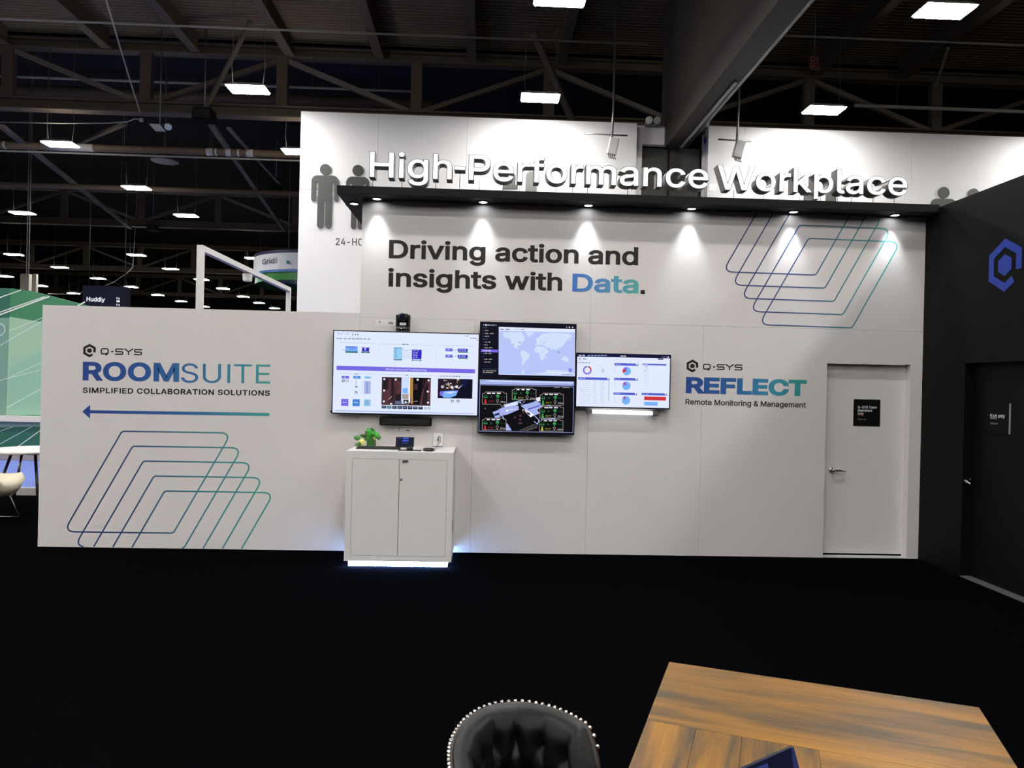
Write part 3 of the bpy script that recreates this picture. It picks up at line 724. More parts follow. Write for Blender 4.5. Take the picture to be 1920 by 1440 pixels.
for x, y, w, h in ((783,290,434,44),(1297,300,434,30),(125,548,572,46),(778,562,432,44),(768,832,430,44),(1280,842,465,42)):
    p.rect(x,y,w,h,S_HDR); p.dashes(x+18,y+h*.4,w*.25,8,S_WB,2)
    if w != 434 or y < 300: p.rect(x+w-40,y+6,26,h-10,S_WHT)
for x, y, segs in ((1008,441,((-225,92,S_SKY),(92,138,S_PUR),(142,208,S_RED),(208,212,S_WHT))),(1003,712,((-205,92,S_SKY),(94,118,S_PUR),(120,155,S_MAG))),(995,980,((-220,92,S_SKY),(94,104,S_PUR),(106,140,S_MAG)))):
    for a0, a1, m in segs: p.disc(x,y,76,m,a0,a1)
    for i in range(4): p.disc(x-205,y-55+i*32,5,S_TXT)
for i in range(11):
    y = 612+i*41; p.dashes(150+(i%3)*8,y,190,7,S_FAINT,4); p.dashes(395,y+6,70,9,S_FAINT,2); p.dashes(525,y+6,85,9,S_FAINT,2)
p.line([(685,618),(678,1000)],6,S_TXT); p.disc(170,772,6,S_TXT)
for i in range(10): p.dashes(1325,358+i*38,85,6,S_FAINT,2)
p.disc(1340,430,8,S_TXT); p.dashes(1340,356,65,9,S_TXT,2)
p.rect(1325,909,400,68,S_RED); p.rect(1325,1008,248,66,S_SKY); p.rect(1325,768,1,1,S_FAINT)
p.build(tD)

# glowing bar under the right screen
LB = wall_frame(-.085)
a = LB.uv(1110.5, 771.5); b = LB.uv(1223, 774.8)
t = thing('light_bar', 'glowing white light bar fixed under the smallest wall screen', 'light', LB.pt((a[0]+b[0])/2, a[1], 0))
MB().tube([LB.pt(*a), LB.pt(*b)], .021, 14).build('tube', mat('light_bar_tube', (.95,.98,1,1), emit=3.0), t)
for q, d in ((a,-1),(b,1)):
    MB().box(q[0]+(.002 if d > 0 else -.055), q[0]+(.055 if d > 0 else -.002), -.105, -.0005, q[1]-.022, q[1]+.018).build('end_bracket', M_STEEL, t, bevel=.003)

# ------------------------------------------------------------------ devices around the large screen
fr = wall_frame(-.10)
zt = RA[3]; xc = fr.uv(756,610)[0]
t = thing('ptz_camera', 'black pan-tilt camera standing on top of the largest screen', 'camera', (xc, -.11, zt))
k = 1/6.4/187.0
MB().lathe([(.072,.001),(.074,.022),(.070,.045),(.058,.052)], (xc,-.105,zt), n=28).build('base', M_BLACK, t)
m2 = MB()
for sx in (-1, 1): m2.box(xc+sx*.060-.012, xc+sx*.060+.012, -.140, -.070, zt+.050, zt+.172)
m2.box(xc-.058, xc+.058, -.085, -.070, zt+.050, zt+.150); m2.build('yoke', M_BLACK, t, bevel=.006)
h = MB().lathe([(.040,-.046),(.046,-.040),(.046,.040),(.040,.046)], (xc,-.108,zt+.140), (1,0,0), 24)
h.lathe([(.040,.02),(.042,.062),(.036,.066)], (xc,-.108,zt+.140), (0,-1,.05), 24); h.build('camera_head', M_BLACK, t)
MB().lathe([(.001,.066),(.030,.067),(.032,.069)], (xc,-.108,zt+.140), (0,-1,.05), 20).build('lens', mat('lens_glass', (.01,.01,.02,1), rough=.05), t)
MB().box(xc-.030, xc+.034, -.150, -.141, zt+.062, zt+.090).build('badge_plate', mat('white_label', (.8,.8,.8,1)), t)
MB().ball((xc-.01,-.176,zt+.028), .0035, 6).build('status_light', mat('status_white', (1,1,1,1), emit=4), t)
MB().box(xc-.04, xc+.04, -.10, -.0005, zt+.002, zt+.012).build('shelf_bracket', M_STEEL, t)
def label_plate(label, quad, y=-.003):
    f = wall_frame(y); u0, v1 = f.uv(*quad[0]); u1, v0 = f.uv(*quad[1])
    t = thing('label_plate', label, 'label', f.pt((u0+u1)/2, v0, 0))
    rect_prism(f, u0, u1, v0, v1, -.0025, 0).build('plate', mat('white_label_plate', (.80,.78,.76,1), rough=.4), t)
    mb = MB(); W, H = u1-u0, v1-v0
    hex_emblem(mb, f, u0+W*.18, v0+H*.62, H*.16, H*.18, .0006, w=.34)
    wordmark(mb, f, u0+W*.09, v0+H*.22, u0+W*.28, H*.11, .0006)
    stroke(mb, f, [(u0+W*.38,v0+H*.22),(u0+W*.38,v0+H*.78)], H*.03, .0006)
    for vv, w0, w1, hh in ((.68,.62,.74,.07),(.44,.55,.80,.16),(.22,.58,.78,.05)): stroke(mb, f, [(u0+W*w0,v0+H*vv),(u0+W*w1,v0+H*vv)], H*hh, .0006)
    mb.build('print', M_INK, t, fix=False)
label_plate('small white label plate left of the pan-tilt camera', ((704.5,599.2),(746,610.6)))
label_plate('small white label plate under the black soundbar', ((742,801.8),(775.5,811.2)))
f = wall_frame(-.105); u0, v1 = f.uv(711.3, 782.2); u1, v0 = f.uv(808.9, 799.6)
t = thing('soundbar', 'black fabric soundbar on the wall under the largest screen', 'speaker', f.pt((u0+u1)/2, v0, 0))
rect_prism(f, u0, u1, v0, v1, -.075, 0).build('enclosure', M_BLACKM, t, bevel=.012)
rect_prism(f, u0+.02, u1-.02, v0+.012, v1-.012, -.001, .0025).build('grille', mat('speaker_cloth', (.005,.005,.005,1), rough=.9, bump=.3, nscale=300), t, bevel=.001)
rect_prism(f, (u0+u1)/2-.08, (u0+u1)/2+.08, v0+.03, v1-.03, -.1045, -.075).build('wall_bracket', M_STEEL, t)

# ------------------------------------------------------------------ white cabinet and what stands on it
CX0, CX1, CY0, CZ0, CZ1 = -1.300, -.282, -.66, .058, 1.105
t = thing('cabinet', 'white two-door cabinet with glowing base against the wall', 'cabinet', ((CX0+CX1)/2, -.33, 0))
fw = .058; dz1 = CZ1-.070; dz0 = CZ0+.052
mb = MB().box(CX0, CX1, CY0, -.004, CZ1-.034, CZ1)
mb.box(CX0, CX0+fw, CY0, -.004, CZ0, CZ1-.034); mb.box(CX1-fw, CX1, CY0, -.004, CZ0, CZ1-.034)
mb.box(CX0+fw, CX1-fw, CY0, -.004, CZ0, dz0); mb.box(CX0+fw, CX1-fw, CY0, -.004, dz1, CZ1-.034)
mb.box(CX0+fw, CX1-fw, -.03, -.004, dz0, dz1)
mb.build('carcass', M_CABW, t)
MB().box(CX0+fw, CX1-fw, CY0+.03, CY0+.04, dz0, dz1).build('inner_panel', M_DARKGAP, t)
xm = (CX0+CX1)/2-.003; g = .0025
ld = MB().box(CX0+fw+g, xm-g, CY0+.001, CY0+.022, dz0+g, dz1-g).build('door', M_CABW, t, bevel=.001)
rd = MB().box(xm+g, CX1-fw-g, CY0+.001, CY0+.022, dz0+g, dz1-g).build('door', M_CABW, t, bevel=.001)
MB().lathe([(.012,0),(.012,.004),(.009,.006),(.003,.006)], (xm+.020, CY0+.001, dz1-.195), (0,-1,0), 18).build('lock', M_STEEL, rd)
MB().box(xm+.028, xm+.082, CY0-.006, CY0+.001, dz1-.030, dz1-.006).box(xm+.030, xm+.080, CY0-.014, CY0-.006, dz1-.014, dz1-.008).build('latch', M_STEEL, rd, bevel=.001)
MB().box(CX1-.0005, CX1+.006, -.60, -.52, .33, .44).build('side_vent', M_STEEL, t)
M_LED = mat('led_plinth', (.24, .48, 1, 1), emit=190)
MB().box(CX0+.034, CX1-.038, -.604, -.05, .0015, CZ0-.0005).build('glowing_base', mat('led_plinth_side', (.24,.48,1,1), emit=20), t)
MB().box(CX0+.034, CX1-.038, -.612, -.6045, .0015, CZ0-.0005).build('led_strip', M_LED, t)
TOP = CZ1+.0005
cab = lambda px, py: P(px, py, 2, TOP)
# keyboard-like bar
a = cab(668, 842.0); b = cab(751, 842.8)
t = thing('keyboard', 'long black keyboard lying along the cabinet top before the plant', 'keyboard', ((a.x+b.x)/2, a.y, TOP))
y0 = -.46; x0, x1 = P(667.5,839,1,y0).x, P(752,839,1,y0).x
MB().box(x0, x1, y0, y0+.13, TOP, TOP+.014).box(x0, x1, y0+.10, y0+.13, TOP+.014, TOP+.022).build('case', M_BLACK, t, bevel=.003)
kb = MB(); M_KEY = mat('key_caps', (.02,.02,.022,1), rough=.5)
for r in range(4):
    for i in range(15):
        kx = x0+.008+i*(x1-x0-.016)/15; kb.box(kx, kx+(x1-x0-.016)/15-.004, y0+.006+r*.023, y0+.025+r*.023, TOP+.0142, TOP+.019)
kb.build('keys', M_KEY, t)
tag(MB().tube([(x1-.02,y0+.132,TOP+.008),(x1+.02,y0+.15,TOP+.006),(x1-.01,y0+.19,TOP+.006),(x1-.10,y0+.21,TOP+.006),(x1-.05,y0+.25,TOP+.006),(x1+.00,y0+.24,TOP+.006),(x1+.02,-.20,TOP+.006),(x1-.02,-.02,TOP+.006)], .0045, 8).build('cable', mat('grey_cable', (.12,.12,.12,1), rough=.5)), 'grey cable coiled behind the keyboard and under the tablet', 'cable')
# touch panel on a stand
yp = -.36; fp = wall_frame(yp); u0, v1 = fp.uv(741.5, 819.6); u1, v0 = fp.uv(775.6, 837.4)
t = thing('touch_panel', 'small black touch panel with blue screen on the cabinet', 'tablet', ((u0+u1)/2, yp, TOP))
til = math.radians(20); H = (v1-TOP)
def tp(u, v, o):      # leaning panel
    return Vector((u, yp + (v-TOP)*math.tan(til) - o*math.cos(til), v + o*math.sin(til)))
def slab(u0, u1, v0, v1, o0, o1):
    return MB().add([tp(u0,v0,o0),tp(u1,v0,o0),tp(u1,v1,o0),tp(u0,v1,o0),tp(u0,v0,o1),tp(u1,v0,o1),tp(u1,v1,o1),tp(u0,v1,o1)],[(0,3,2,1),(4,5,6,7),(0,1,5,4),(1,2,6,5),(2,3,7,6),(3,0,4,7)])
zb = TOP+.020
slab(u0, u1, zb, v1, -.012, 0).build('bezel', M_BLACK, t, bevel=.003)
sc = MB(); S_TPB = scr('panel_blue', 60,90,220); S_TPN = scr('panel_navy', 20,24,46)
def sq(a, b, c, d, o, mi): sc.add([tp(u0+(u1-u0)*a, zb+(v1-zb)*c, o), tp(u0+(u1-u0)*b, zb+(v1-zb)*c, o), tp(u0+(u1-u0)*b, zb+(v1-zb)*d, o), tp(u0+(u1-u0)*a, zb+(v1-zb)*d, o)], [(0,1,2,3)], mi)
sq(.03,.97,.05,.96,.0006,0); sq(.40,.68,.80,.92,.0009,1); sq(.36,.70,.55,.70,.0009,1); sq(.36,.66,.32,.44,.0009,2)
for i in range(3): sq(.10,.16,.25+.2*i,.30+.2*i,.0009,2)
sq(.12,.30,.83,.89,.0009,2)
sc.build('screen', [S_TPN, S_TPB, scr('panel_dim', 46,56,110)], t, fix=False)
MB().prism([(u0+.05,yp+.003,TOP),(u0+.05,yp+.085,TOP),(u0+.05,yp+.035,TOP+.07)], (u1-u0-.10,0,0)).build('stand', M_BLACK, t)
a = cab(748, 843.6); b = cab(790, 845.2)
tag(MB().box(a.x, b.x, -.575, -.45, TOP, TOP+.003).build('mouse_mat', mat('grey_mat', (.035,.034,.034,1), rough=.8)), 'thin dark grey mat in front of the touch panel', 'mat')
x0 = P(751.5,839,1,-.47).x; x1 = P(762.5,839,1,-.47).x
tag(MB().box(x0, x1, -.49, -.46, TOP+.0035, TOP+.022).build('card_block', mat('white_card', (.8,.79,.77,1)), bevel=.002), 'small white block on the grey mat', 'card')
xm2 = P(768.5,840,1,-.50).x
t = thing('mouse', 'small rounded black mouse on the grey mat', 'mouse', (xm2, -.50, TOP+.003))
ms = MB(); prof = [(.002,.0),(.028,.001),(.032,.010),(.029,.022),(.018,.031),(.002,.034)]
ms.lathe(prof, (xm2,-.50,TOP+.0032), n=22); ms.build('shell', M_BLACK, t); MB().box(xm2-.004, xm2+.004, -.531, -.514, TOP+.020, TOP+.027).build('wheel', M_STEEL, t)
xm3 = P(803.7,841,1,-.52).x
t = thing('microphone_puck', 'flat round black microphone puck on the cabinet', 'microphone', (xm3, -.52, TOP))
MB().lathe([(.048,0),(.055,.004),(.054,.020),(.046,.027),(.002,.028)], (xm3,-.52,TOP), n=30).build('body', M_BLACK, t)
MB().lathe([(.040,.0275),(.040,.0290),(.036,.0295)], (xm3,-.52,TOP), n=30).build('top_ring', M_KEY, t)
fo = wall_frame(-.045); u0, v1 = fo.uv(812.3, 812.4); u1, v0 = fo.uv(829.8, 838.6)
t = thing('charger_box', 'white wall charger box at the back of the cabinet top', 'charger', ((u0+u1)/2, -.03, TOP))
rect_prism(fo, u0, u1, max(v0, TOP), v1, -.0445, 0).build('body', mat('white_plastic', (.82,.80,.79,1), rough=.35), t, bevel=.004)
rect_prism(fo, u0+.016, u1-.018, v0+.060, v1-.018, 0, .002).build('socket_plate', mat('white_plastic_inset', (.72,.70,.69,1), rough=.4), t, bevel=.001)
rect_prism(fo, u0, u1, TOP+.0003, TOP+.006, 0, .012).build('foot', M_BLACK, t)
q = fo.pt(u0+.052, v1-.050, .004)
cb = MB().tube([q+Vector((0,0,-.012)), q+Vector((0,-.012,.010)), q+Vector((.012,-.02,.022)), q+Vector((.026,-.026,.010)), q+Vector((.028,-.06,-.035)), Vector((q.x+.016,q.y-.16,TOP+.05)), Vector((q.x-.004,q.y-.28,TOP+.014)), (xm3+.056,-.50,TOP+.018)], .0032, 8)
cb.box(q.x-.005, q.x+.005, q.y-.008, q.y, q.z-.026, q.z-.004)
tag(cb.build('charging_cable', M_BLACK), 'black cable looping from the charger box to the puck', 'cable')
# plant in a slender vase
yv = -.20; fv = wall_frame(yv); V = lambda px, py, dy=0: fv.pt(*fv.uv(px, py), -dy)
S24 = lambda x, y, dy=0: V(660+x/24, 790+y/24, dy)
base = S24(865, 1180); base.z = TOP
t = thing('potted_plant', 'green plant with thick stem in a slender glass vase on the cabinet', 'plant', base)
M_STEM = mat('bright_green_stem', srgb(62,168,52), rough=.5, noise=.12, nscale=25); M_LEAF = mat('dark_leaf', srgb(74,110,48), rough=.5, noise=.2, nscale=40); M_LEAF2 = mat('fresh_leaf', srgb(88,150,70), rough=.5, noise=.2, nscale=40); M_LEAFY = mat('yellow_leaf', srgb(236,226,120), rough=.5, noise=.08, nscale=30)
MB().lathe([(.046,0),(.050,.004),(.047,.03),(.043,.12),(.045,.125),(.041,.12),(.043,.03),(.03,.008)], base, n=24).build('vase', mat('vase_glass', (.95,1,.95,1), rough=.03, trans=1, spec=.5), t)
MB().tube([base+Vector((0,0,.010)), S24(860,950), S24(850,700), S24(835,480), S24(850,330)], [.034,.038,.043,.046,.040], 14).build('stem', M_STEM, t)
def leaf(a, b, w, m, name='leaf', lift=.006):
    a, b = Vector(a), Vector(b); d = b-a; n = Vector((0,-1,0)); x = d.cross(n).normalized(); vs = []; N = 8
    for i in range(N+1):
        s_ = i/N; ww = w*math.sin(math.pi*min(1, s_*.92+.04))**.8*(1-.35*s_)
        c = a+d*s_+n*lift*math.sin(math.pi*s_)
        vs += [c-x*ww/2-n*.004, c+n*.003, c+x*ww/2-n*.004]
    fs = []
    for i in range(N): fs += [(3*i,3*i+1,3*i+4,3*i+3),(3*i+1,3*i+2,3*i+5,3*i+4)]
    mb = MB().add(vs, fs, 0, True); o = mb.build(name, m, t, fix=False)
    md = o.modifiers.new('thick', 'SOLIDIFY'); md.thickness = .0015
    return o
leaf(S24(385,770,-.02), S24(95,700,-.03), .062, M_LEAF2); leaf(S24(680,660,-.01), S24(350,630,-.015), .050, M_LEAF); leaf(S24(700,740), S24(585,860,-.03), .045, M_LEAF)
leaf(S24(300,960,-.04), S24(200,1110,-.05), .045, M_LEAF2); leaf(S24(345,920,-.05), S24(430,1110,-.06), .040, M_LEAF); leaf(S24(480,790,-.03), S24(460,1090,-.04), .075, M_LEAFY)
leaf(S24(650,400,-.04), S24(690,600,-.045), .028, M_LEAF); leaf(S24(960,440,-.045), S24(1060,620,-.05), .050, M_STEM); leaf(S24(1020,480,-.04), S24(1290,790,-.05), .075, M_STEM); leaf(S24(1120,640,-.05), S24(1290,840,-.06), .024, M_LEAF)
leaf(S24(1000,560,-.03), S24(1350,740,-.03), .035, M_LEAF); leaf(S24(900,380,-.045), S24(940,260,-.05), .030, M_LEAF); leaf(S24(950,420,-.045), S24(1010,350,-.05), .026, M_LEAF); leaf(S24(980,640,-.03), S24(1110,830,-.04), .040, M_LEAFY)
MB().tube([S24(700,690), S24(560,700,-.01), S24(400,740,-.02)], .003, 6).tube([S24(720,760), S24(560,760,-.02), S24(470,820,-.03)], .003, 6).tube([S24(930,470), S24(1050,560,-.03), S24(1200,690,-.04)], .005, 6).build('twig', M_LEAF2, t)

# ------------------------------------------------------------------ foreground table, chair, card
T0 = Vector((.720,-4.956)); e1 = Vector((.9286,-.3711)).normalized(); e2 = Vector((-.3711, -.9286)).normalized()
TW, TL, TH = 1.012, 1.52, .75
tp2 = lambda a, b, z: Vector((T0.x+e1.x*a+e2.x*b, T0.y+e1.y*a+e2.y*b, z))
def wood(name, along):
    m = bpy.data.materials.new(name); m.use_nodes = True; nt = m.node_tree; N = nt.nodes; b = N['Principled BSDF']; b.inputs['Roughness'].default_value = .38; b.inputs['Specular IOR Level'].default_value = .42
    tc = N.new('ShaderNodeTexCoord'); mp = N.new('ShaderNodeMapping'); ang = math.atan2(e1.y, e1.x)
    mp.vector_type = 'TEXTURE'; mp.inputs['Rotation'].default_value = (0, 0, ang)
    nt.links.new(tc.outputs['Object'], mp.inputs['Vector'])
    m2 = N.new('ShaderNodeMapping'); m2.inputs['Scale'].default_value = (.7, 7, 1) if along == 0 else (9, .8, 1)
    m3 = N.new('ShaderNodeMapping'); m3.inputs['Scale'].default_value = (3, 70, 1) if along == 0 else (80, 3, 1)
    n1 = N.new('ShaderNodeTexNoise'); n1.inputs['Scale'].default_value = 1.9; n1.inputs['Detail'].default_value = 4; n1.inputs['Distortion'].default_value = .5
    n2 = N.new('ShaderNodeTexNoise'); n2.inputs['Scale'].default_value = 1.6; n2.inputs['Detail'].default_value = 6
    cr = N.new('ShaderNodeValToRGB'); E = cr.color_ramp.elements
    E[0].position = .36; E[0].color = srgb(78,62,42); E[1].position = .66; E[1].color = srgb(154,106,26)
    e = E.new(.50); e.color = srgb(120,84,28)
    mx = N.new('ShaderNodeMix'); mx.data_type = 'RGBA'; mx.blend_type = 'MULTIPLY'; mx.inputs[0].default_value = .55
    c2 = N.new('ShaderNodeValToRGB'); c2.color_ramp.elements[0].position = .35; c2.color_ramp.elements[0].color = (.62,.58,.55,1); c2.color_ramp.elements[1].position = .6; c2.color_ramp.elements[1].color = (1,1,1,1)
    for mm, nn in ((m2,n1),(m3,n2)): nt.links.new(mp.outputs[0], mm.inputs[0]); nt.links.new(mm.outputs[0], nn.inputs['Vector'])
    nt.links.new(n1.outputs['Fac'], cr.inputs[0]); nt.links.new(n2.outputs['Fac'], c2.inputs[0]); nt.links.new(cr.outputs[0], mx.inputs[6]); nt.links.new(c2.outputs[0], mx.inputs[7]); nt.links.new(mx.outputs[2], b.inputs['Base Color'])
    return m
M_WA = wood('wood_grain_across', 0); M_WL = wood('wood_grain_along', 1)
t = thing('wooden_table', 'brown wood-grain table in front of the wall, near the camera', 'table', tp2(TW/2, TL/2, 0))
tt = MB(); th = .035
def slat(a0, a1, b0, b1, mi, d=0): tt.prism([tp2(a0,b0,TH-th), tp2(a1,b0,TH-th), tp2(a1,b1,TH-th), tp2(a0,b1,TH-th)], (0,0,th-d), mi)
B0 = .517
slat(0, TW, 0, B0-.001, 0)
bounds = [0, .149, .282, .390, .495]
for i in range(4): slat(bounds[i]+.0006, bounds[i+1]-.0006, B0, TL-.3, 1, .0003*(i % 2))
slat(.4956, TW, B0, TL-.3, 0); slat(0, TW, TL-.299, TL, 0)
tt.build('tabletop', [M_WA, M_WL], t)
fm = mat('black_metal_leg', (.012,.012,.012,1), rough=.4)
ap = MB()
for a0, b0, a1, b1 in ((.06,.06,TW-.06,.06),(.06,TL-.06,TW-.06,TL-.06),(.06,.06,.06,TL-.06),(TW-.06,.06,TW-.06,TL-.06)): ap.bar(tp2(a0,b0,TH-th-.031), tp2(a1,b1,TH-th-.031), .03, .06)
ap.build('apron', fm, t)
for a0, b0 in ((.06,.06),(TW-.06,.06),(.06,TL-.06),(TW-.06,TL-.06)): MB().bar(tp2(a0,b0,.0), tp2(a0,b0,TH-th-.001), .05, .05, up=(e1.x,e1.y,0)).build('leg', fm, t)

# blue printed tent card on the table
c0 = P(1485,1399,2,.90); c1 = P(1392,1440,2,.90); dr = (c1-c0).normalized(); c1 = c0+dr*.26; nn = Vector((-dr.y, dr.x, 0)); nn = nn if nn.y < 0 else -nn
t = thing('tent_card', 'dark blue printed tent card standing on the wooden table', 'card', (c0.x, c0.y, TH))
M_NAV = mat('navy_card', srgb(14,18,48), rough=.3); M_NAVE = mat('navy_card_edge', srgb(38,50,100), rough=.3); M_BLP = mat('blue_print', srgb(40,58,128), rough=.4)
hh = Vector((0,0,.90-TH-.001)); sp = nn*.055
for sgn, nm in ((1,'front_panel'),(-1,'rear_panel')):
    mb = MB(); b0 = c0-hh+sp*sgn; b1 = c1-hh+sp*sgn; th_ = nn*(.004*sgn)
    mb.prism([c0, c1, b1, b0], th_); o = mb.build(nm, M_NAV, t)
    if sgn == 1:
        pr = MB(); n2 = (c1-c0).cross(b0-c0).normalized(); n2 = n2 if n2.dot(nn) > 0 else -n2
        at = lambda s_, r_: c0+(c1-c0)*s_+(b0-c0)*r_+th_+n2*.0012
        for pts in ([(.42,.06),(.60,.05),(.62,.22),(.52,.20),(.50,.36),(.44,.30)],[(.64,.04),(.98,.05),(.98,.5),(.80,.62),(.66,.40)],[(.20,.5),(.30,.42),(.36,.66),(.24,.8)]): pr.flat([at(*q_) for q_ in pts])
        pr.build('print', M_BLP, o, fix=False)
        MB().prism([c0+th_, c0+dr*.010+th_, b0+dr*.05+th_, b0+th_], n2*.001).build('edge_band', M_NAVE, o)

# tufted barrel chair tucked against the table
def chair():
    zr = .875
    cpx = [(847,1436),(845,1413),(848,1391),(856,1372.5),(873,1349),(896.7,1331),(924,1319.7),(957.5,1315),(983,1315),(1010,1319.7),(1036.7,1325.8),(1064,1337.5),(1091,1353),(1105,1362),(1116,1371),(1124,1380)]
    pts = [P(x, y, 2, zr) for x, y in cpx]
    P0 = [Vector((p.x, p.y)) for p in pts]
    f = Vector((.93,-.37)); l = Vector((.37,.93))
    # the near wing mirrors the far one about the chair's axis
    back = P0[2]; ext = [P0[0]+Vector((.005,-.06)), P0[0]+Vector((.03,-.125)), P0[0]+Vector((.075,-.185)), P0[0]+Vector((.13,-.225))]
    path = ext[::-1]+P0
    n0 = len(path)
    # resample
    d = [0]
    for a, b in zip(path[:-1], path[1:]): d.append(d[-1]+(b-a).length)
    N = 64; rim = []
    for i in range(N+1):
        s_ = d[-1]*i/N; k = max(j for j in range(len(d)) if d[j] <= s_+1e-9); k = min(k, len(d)-2)
        q = (s_-d[k])/(d[k+1]-d[k]); rim.append(path[k]*(1-q)+path[k+1]*q)
    for _ in range(3): rim = [rim[0]]+[(rim[i-1]+rim[i]*2+rim[i+1])/4 for i in range(1, N)]+[rim[-1]]
    nor = []
    for i in range(N+1):
        t_ = (rim[min(N, i+1)]-rim[max(0, i-1)]).normalized(); nor.append(Vector((-t_.y, t_.x)))   # to the outside (left of travel)
    cen = sum(rim, Vector((0,0)))/(N+1)
    for i in range(N+1):
        if nor[i].dot(rim[i]-cen) < 0: nor[i] = -nor[i]
    root = thing('tufted_chair', 'black tufted leather barrel chair with nailhead trim beside the wooden table', 'chair', (cen.x, cen.y, 0))
    lea = mat('black_leather', (.0042,.0046,.0046,1), rough=.42, spec=.24, bump=.08, nscale=90)
    zrim = lambda i: zr-.10*max(0, (i/N-.92)/.08)**2-.09*max(0, (.07-i/N)/.07)**2
    zlow = .44
    # outer shell
    mb = MB(); vs = []; rows = 8
    for j in range(rows+1):
        for i in range(N+1):
            z = zlow+(zrim(i)-.012-zlow)*j/rows; vs.append((rim[i].x-nor[i].x*.03*(1-j/rows), rim[i].y-nor[i].y*.03*(1-j/rows), z))
    mb.add(vs, [(j*(N+1)+i, j*(N+1)+i+1, (j+1)*(N+1)+i+1, (j+1)*(N+1)+i) for j in range(rows) for i in range(N)], 0, True)
    o = mb.build('outer_shell', lea, root, fix=False)
    # tufted inner padding: thick roll at the rim, pinched at the buttons
    rowsI = 40; Lt = d[-1]; vs = []; buttons = []
    bu = .118
    for r_ in range(4):
        for k in range(-1, int(Lt/bu)+2): buttons.append((bu*(k+.5*(r_ % 2)), .085+.085*r_))
    def depth(s_, h):
        dp = 1.0
        for bs, bh in buttons:
            q = math.hypot((s_-bs)/.030, (h-bh)/.030)
            if q < 3: dp -= .75*math.exp(-q*q)
        # creases: diamonds between buttons, pleats running from the top row to the rim
        a = (s_/bu+(h-.085)/.17) % 1; b = (s_/bu-(h-.085)/.17) % 1
        if h > .085:
            for q in (a, b): dp -= .30*math.exp(-((min(q, 1-q))/.07)**2)
        else:
            q = (s_/bu) % 1; dp -= .34*math.exp(-((min(q, 1-q))/.06)**2)*min(1, h/.03)
        return max(.05, dp)
    for j in range(rowsI+1):
        for i in range(N+1):
            h = .40*j/rowsI; s_ = Lt*i/N
            roll = .070*(1-math.exp(-h/.022)); th = .006+roll*(.45+.55*depth(s_, h))
            z = zrim(i)+.008*math.sin(min(1, h/.03)*math.pi)-h
            x = rim[i].x-nor[i].x*th; y = rim[i].y-nor[i].y*th; vs.append((x, y, z))
    mb = MB().add(vs, [(j*(N+1)+i, (j+1)*(N+1)+i, (j+1)*(N+1)+i+1, j*(N+1)+i+1) for j in range(rowsI) for i in range(N)], 0, True)
    pad = mb.build('tufted_back', lea, root, fix=False); md = pad.modifiers.new('s', 'SUBSURF'); md.levels = 1; md.render_levels = 1
    bb = MB()
    for bs, bh in buttons:
        if 0 < bs < Lt and bh < .38:
            i = min(N, max(0, round(bs/Lt*N))); th = .036; bb.ball((rim[i].x-nor[i].x*th, rim[i].y-nor[i].y*th, zrim(i)-bh), .010, 6)
    bb.build('tuft_buttons', lea, pad)
    # rim welt and nailheads
    MB().tube([(rim[i].x+nor[i].x*.001, rim[i].y+nor[i].y*.001, zrim(i)-.010) for i in range(N+1)], .009, 8).build('rim_welt', mat('dark_brown_welt', (.020,.013,.012,1), rough=.5), root)
    step = .0195; nail = None; M_NAIL = mat('nickel_nailhead', (.75,.68,.62,1), rough=.2, metal=1)
    for kk in range(int(Lt/step)):
        s_ = kk*step+.01; x = s_/Lt*N; i = int(x); q = x-i; p_ = rim[i]*(1-q)+rim[i+1]*q; n_ = nor[i]
        c_ = Vector((p_.x+n_.x*.006, p_.y+n_.y*.006, zrim(i)-.002))
        if nail is None: nail = MB().ball(c_, .0062, 6).build('nailhead', M_NAIL, root); n_at = c_
        else: o_ = nail.copy(); C.objects.link(o_); o_.parent = root; o_.location = c_-n_at
    # seat and legs
    ins = [(rim[i]-nor[i]*.085) for i in range(4, N-3, 4)]
    poly = [Vector((p_.x, p_.y, .33)) for p_ in ins]
    fr_ = [Vector((ins[-1].x+f.x*.06, ins[-1].y+f.y*.06, .33)), Vector((ins[0].x+f.x*.06, ins[0].y+f.y*.06, .33))]
    MB().prism(poly+fr_, (0,0,.13)).build('seat', lea, root, bevel=.02)
    base_ = [Vector((p_.x, p_.y, .29)) for p_ in ins]+[v-Vector((0,0,.04)) for v in fr_]
    MB().prism(base_, (0,0,.039)).build('seat_frame', fm, root)
    for v in (base_[1], base_[len(ins)//2-2], base_[len(ins)-1], fr_[1]):
        q = Vector((v.x, v.y, .29)); cc = Vector((cen.x, cen.y, .29)); q = q+(cc-q)*.12
        MB().tube([q, q+(q-cc)*.1-Vector((0,0,.289))], [.020,.011], 10).build('leg', fm, root)
chair()

